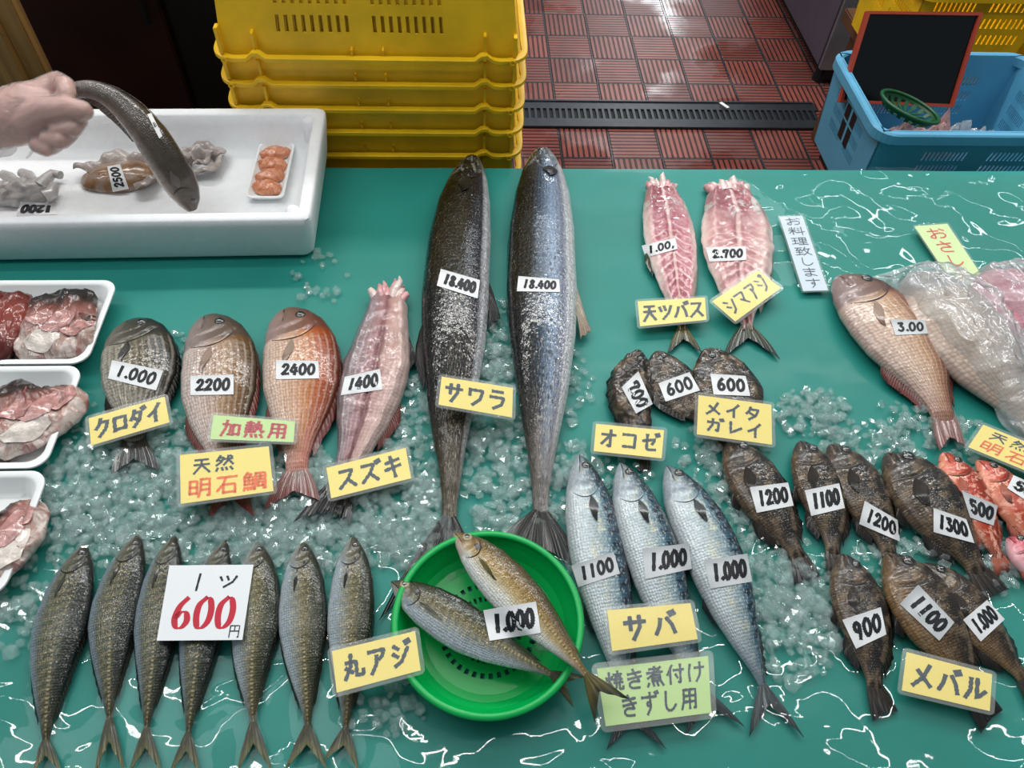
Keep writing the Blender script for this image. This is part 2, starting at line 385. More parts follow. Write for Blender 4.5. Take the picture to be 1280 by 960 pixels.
K_SCAD = fishmat('scad_skin', [(0, 'b4c2cc'), (.13, '98a6ad'), (.24, '7d8278'), (.42, '6a6a50'), (.62, '525643'), (.82, '3a423a'), (1, '272f2d')], 33, 7.5, .07, scales=2.4, sc_dark=.30,
                 head=[(0, '9c988f'), (.4, '716d5f'), (.75, '43443a'), (1, '2e312c')], pat='scad', glint=.4, tailc='5e5a3c', hg=(.15, .20), mott=.42)
K_SCADG = fishmat('golden_scad_skin', [(0, 'e3e6e4'), (.2, 'd5d6cf'), (.40, 'b8a678'), (.58, 'a78a4c'), (.76, '836f42'), (1, '4f4d34')], 33, 7.5, .07, scales=2.4, sc_dark=.25,
                  head=[(0, 'cbb9b0'), (.4, 'b39c80'), (.75, '7e6b45'), (1, '5a5038')], pat='scad', glint=.3, tailc='9a7a40', hg=(.15, .20), mott=.3)
K_SCADS = fishmat('silver_scad_skin', [(0, 'd3dbe0'), (.2, 'aab6bc'), (.36, '8c9088'), (.52, '7a734e'), (.72, '55573f'), (.88, '434a3a'), (1, '303830')], 33, 7.5, .07, scales=2.4, sc_dark=.25,
                  head=[(0, 'b5b4ae'), (.4, '837e70'), (.75, '504e3c'), (1, '363630')], pat='scad', glint=.4, tailc='706640', hg=(.15, .20), mott=.38)
K_SABA = fishmat('mackerel_skin', [(0, 'd3dadd'), (.3, 'bfc9cd'), (.5, 'a3b0b2'), (.64, '7f98a0'), (.76, '43697a'), (1, '152e3a')], 42, 9, .05, scales=2.0, sc_dark=.12,
                 head=[(0, 'b0b9c0'), (.4, '84909a'), (.65, '3d4b55'), (1, '1a242b')], hg=(.19, .24), pat='mackerel', metal=.25, mott=.22, power=1.15, tailc='6d8494')
K_SAWA = fishmat('spanish_mackerel_skin', [(0, 'f0f0f2'), (.10, 'dcdde0'), (.15, '443f4c'), (.32, '35313a'), (.5, '47453f'), (.68, '262a28'), (1, '0c1013')], 75, 14, .02, scales=1.1, sc_dark=.35,
                 head=[(0, '9a9ea0'), (.3, '4c504f'), (.6, '24282a'), (1, '14181b')], hg=(.12, .15), hpatch=.7, mott=.6, mscale=1.5, power=1.5, cn=(.9, .42), pat='spots', metal=.2, rough=.36, glint=.35, tailc='8a7a5c')
K_SAWB = fishmat('silver_spanish_mackerel_skin', [(0, 'f6f6f7'), (.14, 'e2e4e7'), (.20, '9a9fae'), (.36, '9fb0c4'), (.54, '52667a'), (.68, '202c33'), (1, '080d10')], 75, 14, .03, scales=1.1, sc_dark=.22,
                 head=[(0, 'b4bcbe'), (.35, '5f6b6e'), (.7, '36413f'), (1, '1c2422')], hg=(.11, .145), hpatch=.6, mott=.45, mscale=1.5, power=1.35, cn=(.9, .36), pat='spots', metal=.25, rough=.36, glint=.3, tailc='9a9088')
K_KURO = fishmat('black_bream_skin', [(0, 'c9c6bd'), (.2, 'a9a496'), (.5, '827b66'), (.8, '56503f'), (1, '322f28')], 22, 10, .06, scales=1.9, sc_dark=.55,
                 head=[(0, '8f8a80'), (.4, '57534a'), (1, '35342f')], hg=(.26, .30), pat='rows', mott=.2)
K_TAI1 = fishmat('bronze_bream_skin', [(0, 'e2d6d0'), (.35, 'cbb7ae'), (.6, 'b39678'), (.8, '8a683c'), (1, '5d4830')], 26, 11, .06, scales=2.0, sc_dark=.45,
                 head=[(0, 'a89a96'), (.4, '7e726e'), (1, '574a43')], hg=(.26, .30), pat='rows', mott=.15, tailc='c89a92')
K_TAI2 = fishmat('red_bream_skin', [(0, 'e6d3c6'), (.35, 'd9b9a2'), (.62, 'cc9468'), (.78, 'b8642c'), (1, '8a4630')], 28, 11, .06, scales=2.0, sc_dark=.42,
                 head=[(0, 'aa9694'), (.4, '86706e'), (1, '6a4a44')], hg=(.25, .29), pat='rows', mott=.15, tailc='d99c90')
K_TAI3 = fishmat('pink_bream_skin', [(0, 'c4b0a8'), (.3, 'd9c2b2'), (.6, 'cfae92'), (.82, 'a87860'), (1, '6a463e')], 28, 10, .06, scales=2.0, sc_dark=.40,
                 head=[(0, '9a8a8a'), (.5, '70595a'), (1, '523e3c')], hg=(.25, .29), pat='rows', mott=.15, tailc='a4705c')
K_BAGF = fishmat('bagged_bream_skin', [(0, 'd0bfb4'), (.5, 'cdb49e'), (1, '9a8478')], 28, 10, .06, scales=1.8, sc_dark=.3, head=[(0, '9a9898'), (1, '868488')], mott=.2)
K_BAGP = fishmat('bagged_pink_skin', [(0, 'e0a8b4'), (.5, 'd98a9c'), (1, 'b8687c')], 28, 10, .08, scales=1.8, sc_dark=.2, mott=.2)
K_MEB = fishmat('rockfish_skin', [(0, '8a7866'), (.2, '5c4e42'), (.5, '3a332d'), (1, '191817')], 24, 7.5, .08, scales=2.4, sc_dark=.55,
                head=[(0, '5e5248'), (.5, '3a3430'), (1, '1f1e1e')], pat='blotch', mott=.45, glint=.35)
K_MEB2 = fishmat('brown_rockfish_skin', [(0, 'a88c68'), (.3, '7a6246'), (.6, '4a3e30'), (1, '211e1b')], 24, 7.5, .08, scales=2.4, sc_dark=.5,
                 head=[(0, '7a6248'), (.5, '453a30'), (1, '242120')], pat='blotch', mott=.25, glint=.20)
K_OKOZ = fishmat('stonefish_skin', [(0, '5c4c40'), (.5, '3c3430'), (1, '23201e')], 16, 6, .1, pat='blotch', mott=.3)
K_KARE = fishmat('flounder_skin', [(0, '3a3228'), (.5, '54483a'), (1, '2e2820')], 18, 9, .1, pat='blotch', mott=.3, scales=2.6, sc_dark=.3)
K_REDF = fishmat('scorpionfish_skin', [(0, 'e8a58c'), (.4, 'c8583c'), (1, '8c3a2a')], 18, 5, .1, pat='redblotch', mott=.2, tailc='5a3c30')
K_PINK = fishmat('pink_fish_skin', [(0, 'e8c0c4'), (.4, 'd0707c'), (1, '9c3a48')], 18, 5, .1, mott=.2)
K_FIL = fishmat('split_flesh', [(0, 'efe2de'), (.13, 'e2c4c2'), (.2, 'bf868c'), (.5, 'b87680'), (.82, 'c2828c'), (.9, 'e2c6c4'), (1, 'efe2de')], 20, 7, .04, head=[(0, 'b8848a'), (.4, '9a4c56'), (.6, 'b0787c'), (1, 'c69a98')], hg=(.20, .30), hpatch=.7, pat='fillet', mott=.15, metal=0, rough=.35)
K_FIL2 = fishmat('pale_split_flesh', [(0, 'efe4de'), (.1, 'd9b4b2'), (.3, 'c99c9c'), (.5, 'b88488'), (.75, 'cfaaa6'), (.92, 'dcc8c2'), (1, 'f2e8e4')], 20, 8, .05, head=[(0, 'b07c82'), (.4, 'a0606a'), (.65, 'a4505a'), (1, 'b08284')], hg=(.20, .34), hpatch=.8, pat='fillet', mott=.15, metal=0, rough=.35)
K_SUZ = fishmat('sea_bass_flesh', [(0, '8e888c'), (.22, 'a8979b'), (.42, 'b89498'), (.52, '9a7074'), (.62, 'c8a6a2'), (.8, 'd6bab4'), (1, 'cdbab6')], 32, 9, .06, pat='rows', mott=.2, metal=.05, scales=2.0, sc_dark=.15)
K_HEAD = fishmat('cut_head_skin', [(0, 'c0a69c'), (.3, 'b58c82'), (.55, 'a87a70'), (.68, '7a544c'), (.76, '4a3a34'), (1, '332925')], 14, 11, .08, pat='marble', mott=.2, metal=.05)
K_HEADR = fishmat('red_offcut_skin', [(0, '6e2c24'), (.4, 'a05040'), (.7, '94463a'), (1, '5c2a26')], 14, 11, .1, mott=.3, metal=.05)
K_HELD = fishmat('grey_brown_fish_skin', [(0, 'b8aaa4'), (.14, '8e827a'), (.26, '63584e'), (.6, '51483f'), (1, '3f3832')], 30, 5, .05, mott=.4, mscale=.8, rough=.28, scales=3, sc_dark=.2, power=1.05, tailc='8f8582')
F_SCAD = finmat('scad_fin', '3a3a2a', '66644a', '76764e')
F_SCADD = finmat('scad_back_fin', '26291f', '454534')
F_SABA = finmat('mackerel_fin', '2e383c', '6a777a', '3a4448')
F_SAWA = finmat('spanish_mackerel_fin', '15181b', '4c4844', '15181b')
F_KURO = finmat('black_fin', '2a2926', '55504a', '1f1e1d')
F_TAI = finmat('red_fin', '7a4c4a', 'ae8880', '864640')
F_MEB = finmat('rockfish_fin', '211e1c', '57493c', '1c1a18')
F_REDF = finmat('scorpion_fin', 'b0523c', 'e0a088', '7a3a2c')
F_OLIV = finmat('olive_fin', '5a5428', '8a8048', '4a4a2a')
F_DOLI = finmat('dark_olive_fin', '2c3424', '5c6038', '30382a')
F_HELD = finmat('grey_fin', '5c5450', '958a86', '7a706c')
F_PECT = finmat('dark_pectoral', '2a2c2e', '5a5c5c', '1c1e20')
F_BRPEC = finmat('bream_pectoral', 'a8907e', 'c9b4a4', '8e6e60')
F_PALE = finmat('pale_pectoral', 'b8aa98', 'd8cec0', 'a89684')
# ------------------------------------------------------------------ builders: fish
PROF = dict(
    scad=[(0, .04), (.03, .22), (.08, .44), (.16, .70), (.26, .90), (.40, 1), (.52, .96), (.66, .74), (.80, .44), (.90, .22), (.96, .13), (1, .12)],
    saba=[(0, .05), (.03, .24), (.09, .52), (.18, .78), (.30, .96), (.42, 1), (.56, .93), (.70, .72), (.82, .44), (.92, .20), (.97, .12), (1, .11)],
    sawa=[(0, .07), (.02, .24), (.06, .46), (.12, .68), (.20, .86), (.32, .98), (.50, 1), (.62, .90), (.76, .64), (.88, .34), (.95, .20), (1, .17)],
    tai=[(0, .10), (.03, .34), (.08, .58), (.16, .80), (.28, .96), (.40, 1), (.54, .95), (.68, .74), (.80, .46), (.90, .29), (.96, .26), (1, .28)],
    meb=[(0, .08), (.03, .28), (.09, .52), (.18, .78), (.30, .96), (.42, 1), (.56, .92), (.70, .68), (.82, .42), (.92, .28), (1, .29)],
    flat=[(0, .10), (.04, .30), (.12, .55), (.25, .85), (.45, 1), (.65, .90), (.80, .60), (.92, .28), (1, .16)],
    split=[(0, .45), (.05, .66), (.15, .84), (.30, 1), (.45, 1), (.62, .86), (.78, .58), (.90, .26), (.96, .14), (1, .12)],
    bass=[(0, .40), (.06, .62), (.14, .70), (.26, .84), (.42, 1), (.58, .96), (.74, .72), (.88, .42), (1, .28)],
    head=[(0, .16), (.08, .42), (.2, .62), (.4, .82), (.65, .98), (.85, 1), (.96, .92), (1, .80)],
    chunk=[(0, .66), (.06, .82), (.2, .97), (.5, 1), (.85, .96), (.96, .90), (1, .70)],
    eel=[(0, .30), (.05, .62), (.12, .85), (.22, 1), (.45, .94), (.65, .76), (.82, .55), (1, .40)])
class Fish: pass
def fish(name, label, cat, spine, depth, prof, mat, thick=.42, dors=1, base=(.003, .003), group=None, zs=None, N=84, gill=.23, relief=1.0, fillet=False,
         noise_amp=0.0, noise_k=60, part='body', flat=.55, up=None, endz=None):
    """a fish lying on its side: spine = pixels from the snout to the root of the tail"""
    f = Fish(); f.prof = PROF[prof]
    mid = len(spine)//2; a, b = spine[max(0, mid-1)], spine[min(len(spine)-1, mid)]
    dx, dy = b[0]-a[0], b[1]-a[1]; l = math.hypot(dx, dy); mx, my = (a[0]+b[0])/2, (a[1]+b[1])/2
    zmid = (zs[mid] if zs else (base[0]+base[1])/2+.01)
    D = (at(mx-dy/l*depth/2, my+dx/l*depth/2, zmid)-at(mx+dy/l*depth/2, my-dx/l*depth/2, zmid)).length
    f.D = D; T = D*thick
    n0 = N//3; ss = np.concatenate([np.linspace(0, .30, n0, endpoint=False)**1.0, np.linspace(.30, 1, N-n0)])
    W = [interp(f.prof, s)*D/2 for s in ss]
    TH = [T*min(1, interp(f.prof, s)**.8*1.0)/2*2*.5 for s in ss]
    if prof not in ('chunk', 'head', 'eel'): TH = [t*(1-.80*max(0, (s-.92)/.08)**1.3) for t, s in zip(TH, ss)]   # flattens into the tail
    m = len(spine)
    if zs: P3 = [at(p[0], p[1], z) for p, z in zip(spine, zs)]
    else:
        P3 = []
        for k, p in enumerate(spine):
            s = k/(m-1); P3.append(at(p[0], p[1], base[0]+(base[1]-base[0])*s+flat*interp(f.prof, s)**.8*T*.5))
    C, f.L = crom(P3, ss)
    if not zs:
        for i, s in enumerate(ss): C[i].z = TZ + base[0]+(base[1]-base[0])*s + TH[i]*flat + .0012
    f.ss, f.W, f.TH, f.C = ss, W, TH, C
    UP = Vector(up or (0, 0, 1)); f.N_, f.U_ = [], []
    for i in range(N):
        t = (C[min(i+1, N-1)]-C[max(i-1, 0)]).normalized(); nn = UP.cross(t).normalized()*dors
        f.N_.append(nn); f.U_.append((t.cross(nn)*dors).normalized())
    AT, AB = 30, 10
    ang = [math.pi*k/AT for k in range(AT)]+[math.pi+math.pi*k/AB for k in range(AB)]
    seed = random.random()*50
    def dz(s, v):
        d = 0
        if relief:
            D_ = D*relief
            sg = gill-.10*(2*(v-.42))**2
            d -= .020*D_*math.exp(-((s-sg)/.011)**2) if .12 < v < .86 else 0
            d += .016*D_*math.exp(-((s-sg+.025)/.020)**2) if .12 < v < .86 else 0
            sp = gill*.70-.06*(2*(v-.40))**2
            d -= .010*D_*math.exp(-((s-sp)/.008)**2) if .2 < v < .7 else 0
            vm = .42-.6*s/gill*.28
            if s < gill*.52: d -= .026*D_*math.exp(-((v-vm)/.035)**2)*min(1, (gill*.52-s)/.02)
            es, ev = gill*.42, .66
            d += .014*D_*math.exp(-(((s-es)*f.L)**2+((v-ev)*2*interp(f.prof, s)*D/2)**2)/(D*.09)**2)
        if fillet:
            e = abs(v-.5); d -= .05*D*math.exp(-(e/.05)**2)*(s > .25); d += .010*D*math.sin(118*(s-.22*e))*(s > .3)*min(1, e*8)*max(0, 1-e*2.2)
            d += .06*D*math.exp(-((e-.36)/.09)**2)
        return d
    f.dz = dz
    def pt(i, a):
        ca, sa = math.cos(a), math.sin(a); s = ss[i]; y = W[i]*ca; v = (ca+1)/2
        if sa >= 0:
            z = TH[i]*abs(sa)**.85 + dz(s, v)*abs(sa)**.6
        else: z = -TH[i]*flat*min(1, abs(sa)*1.6)
        p = C[i]+f.N_[i]*y+f.U_[i]*z
        if noise_amp and sa > -.2:
            p = p+f.U_[i]*noise_amp*(mnoise.fractal(p*noise_k+Vector((seed, 0, 0)), 1, 2, 3))
            p = p+f.N_[i]*noise_amp*.7*(mnoise.noise(p*noise_k*.7+Vector((0, seed, 9))))
        return p, v
    f.pt = pt
    V, UVs, Fc = [], [], []
    for i in range(N):
        for a in ang:
            p, v = pt(i, a); V.append(p); UVs.append((ss[i], v))
    k = len(ang)
    for i in range(N-1):
        for j in range(k): Fc.append((i*k+j, i*k+(j+1) % k, (i+1)*k+(j+1) % k, (i+1)*k+j))
    Fc.append(tuple(range(k))); Fc.append(tuple((N-1)*k+j for j in range(k))[::-1])
    c = C[N//2]; lo = min(p.z for p in V)
    f.root = thing(name, label, cat, (c.x, c.y, lo), group)
    f.body = mk(part, V, Fc, mat, f.root, True, UVs); reg(f.body)
    return f
def surf(f, s, v):
    """point and outward direction on the upper side"""
    i = float(np.interp(s, f.ss, np.arange(len(f.ss)))); i0 = min(int(i), len(f.ss)-2); t = i-i0
    a = math.acos(max(-1, min(1, 2*v-1)))
    p = f.pt(i0, a)[0]*(1-t)+f.pt(i0+1, a)[0]*t
    nn = (f.N_[i0]*math.cos(a)*f.TH[i0]*1.0+f.U_[i0]*math.sin(a)*f.W[i0]).normalized()
    return p, nn
def gill_strip(f, gill=.23, v0=.14, v1=.80, w=.030, off=.004, mat=None):
    """strip along the gill edge; its default colour is the shade in the gap"""
    P, Q = [], []; n = 26
    for i in range(n):
        v = v0+(v1-v0)*i/(n-1); sg = gill-.10*(2*(v-.42))**2+off; ww = w*f.D/f.L*math.sin(math.pi*(.06+.90*i/(n-1)))**.8; r1, r2 = [], []
        for j in range(3):
            p, nn = surf(f, sg+ww*j/2, v); r1.append(p+nn*.0005); r2.append(p-nn*.0004)
        P.append(r1); Q.append(r2)
    V, F, _ = cell_solid(P, Q); return mk('gill_gap_strip', V, F, mat or M_GILL, f.root, True)
def mouth(f, gill=.23, k=.48, w=.022, mat=None):
    P, Q = [], []; n = 12
    for i in range(n):
        s = .003+gill*k*i/(n-1); vm = .42-.6*s/gill*.28; r1, r2 = [], []
        for j in (-1, 0, 1):
            p, nn = surf(f, s, max(.05, vm+w*1.4*j*(1-.8*i/(n-1)))); r1.append(p+nn*.0005); r2.append(p-nn*.0005)
        P.append(r1); Q.append(r2)
    V, F, _ = cell_solid(P, Q); return mk('mouth', V, F, mat or M_MOUTH, f.root, True)
def eye(f, s=.095, v=.66, r=.062, iris=None, sink=.35, name='eye'):
    p, nn = surf(f, s, v); r = r*f.D
    t = nn.cross(f.N_[0]).normalized(); b = nn.cross(t)
    def dome(rad, h, off, k=14):
        rings = []
        for q in range(5):
            a = math.pi/2*q/5; rings.append([p+nn*(off+h*math.sin(a))+(t*math.cos(w)+b*math.sin(w))*rad*math.cos(a) for w in [2*math.pi*j/k for j in range(k)]])
        mb = MB(); mb.loft(rings, True, True); return mb
    e = dome(r, r*.42, -r*.06).build(name, iris or M_EYE, f.root, True)
    dome(r*.52, r*.10, r*.36).build('pupil', M_PUP, e, True); return e
def pectoral(f, s=.27, v=.42, length=.16, width=.20, drop=-.05, mat=None, lift=.03, name='pectoral_fin', curl=0):
    P, Q, U = [], [], []
    for i in range(9):
        a = i/8; r1, r2 = [], []
        for j in range(7):
            b = -1+2*j/6; w = width*(.16+.84*math.sin(min(1, a*1.5)*math.pi*.5))*(1-1.55*max(0, a-.42)**1.25*(1+.35*b))
            p, nn = surf(f, min(.97, s+a*length*(1-.12*b*b)), max(.02, min(.98, v+drop*a+b*w*.5)))
            h = .0003+lift*f.D*a**1.2*.6+.0003*math.sin(b*9)*a
            r1.append(p+nn*(h+.0004)); r2.append(p+nn*(h-.0004)); U.append((a, j/6))
        P.append(r1); Q.append(r2)
    V, F, used = cell_solid(P, Q)
    o = mk(name, V, F, mat, f.root, True, [(U+U)[k] for k in used]); reg(o); return o
def edge_fin(f, s0, s1, h, side=1, mat=None, name='dorsal_fin', spiny=0, rake=.04, z=.25, n=22):
    """fin along the back (side 1) or belly (side -1); h = heights along it as shares of the body depth"""
    P, Q, U = [], [], []
    for i in range(n):
        a = i/(n-1); s = s0+(s1-s0)*a; hh = interp(h, a)*f.D
        if spiny: hh *= (1-.35*abs(math.sin(a*math.pi*spiny)))
        k = float(np.interp(s, f.ss, np.arange(len(f.ss)))); k0 = int(k)
        r1, r2 = [], []
        for j in range(4):
            b = j/3
            k2 = int(min(len(f.ss)-1, np.interp(min(1, s+rake*b), f.ss, np.arange(len(f.ss)))))
            c = f.C[k0]*(1-b)+f.C[k2]*b
            p = c+f.N_[k0]*side*(f.W[k0]*.93*(1)+hh*b)+Vector((0, 0, 1))*(f.TH[k0]*z*(1-b)-f.TH[k0]*.45*b*.6)
            r1.append(p+f.U_[k0]*.0006); r2.append(p-f.U_[k0]*.0006); U.append((b, a))
        P.append(r1); Q.append(r2)
    V, F, used = cell_solid(P, Q)
    return mk(name, V, F, mat, f.root, True, [(U+U)[k] for k in used])
def tail(f, A, B, mat, notch=.45, z=(.004, .004), curve=.12, name='tail_fin', zs=None, halfw=None, ragged=0):
    """tail fin: A and B are the pixels of its two tips"""
    c = f.C[-1]; w = halfw or f.W[-1]*1.0
    if zs: PA, PB = at(A[0], A[1], zs[0]), at(B[0], B[1], zs[1])
    else: PA, PB = at(A[0], A[1], z[0]), at(B[0], B[1], z[1])
    nn = f.N_[-1]
    if (PA-c).dot(nn) < (PB-c).dot(nn): nn = -nn
    midp = (PA+PB)/2; no = c+(midp-c)*(1-notch)
    P, Q, U = [], [], []; n, m = 12, 25
    for i in range(n):
        a = i/(n-1); r1, r2 = [], []
        for j in range(m):
            b = 1-2*j/(m-1)
            b0 = c-(f.C[-1]-f.C[-4]).normalized()*.10*f.D+nn*b*w*.95
            tip = PA if b > 0 else PB; q = abs(b)
            o = no+(tip-no)*q**(1.0+.25*(1-q))
            if ragged: o = o+(o-c)*ragged*(.5-abs(math.sin(j*1.9)))
            bow = nn*b*math.sin(a*math.pi)*curve*(PA-PB).length*.25*q
            p = b0.lerp(o, a)+bow
            wv = .0012*math.sin(b*14)*a+.002*a*(1-q)
            r1.append(p+Vector((0, 0, wv+.0006+.002*(1-a)))); r2.append(p+Vector((0, 0, wv-.0006-.002*(1-a)))); U.append((a, j/(m-1)))
        P.append(r1); Q.append(r2)
    V, F, used = cell_solid(P, Q)
    o = mk(name, V, F, mat, f.root, True, [(U+U)[k] for k in used]); reg(o); return o

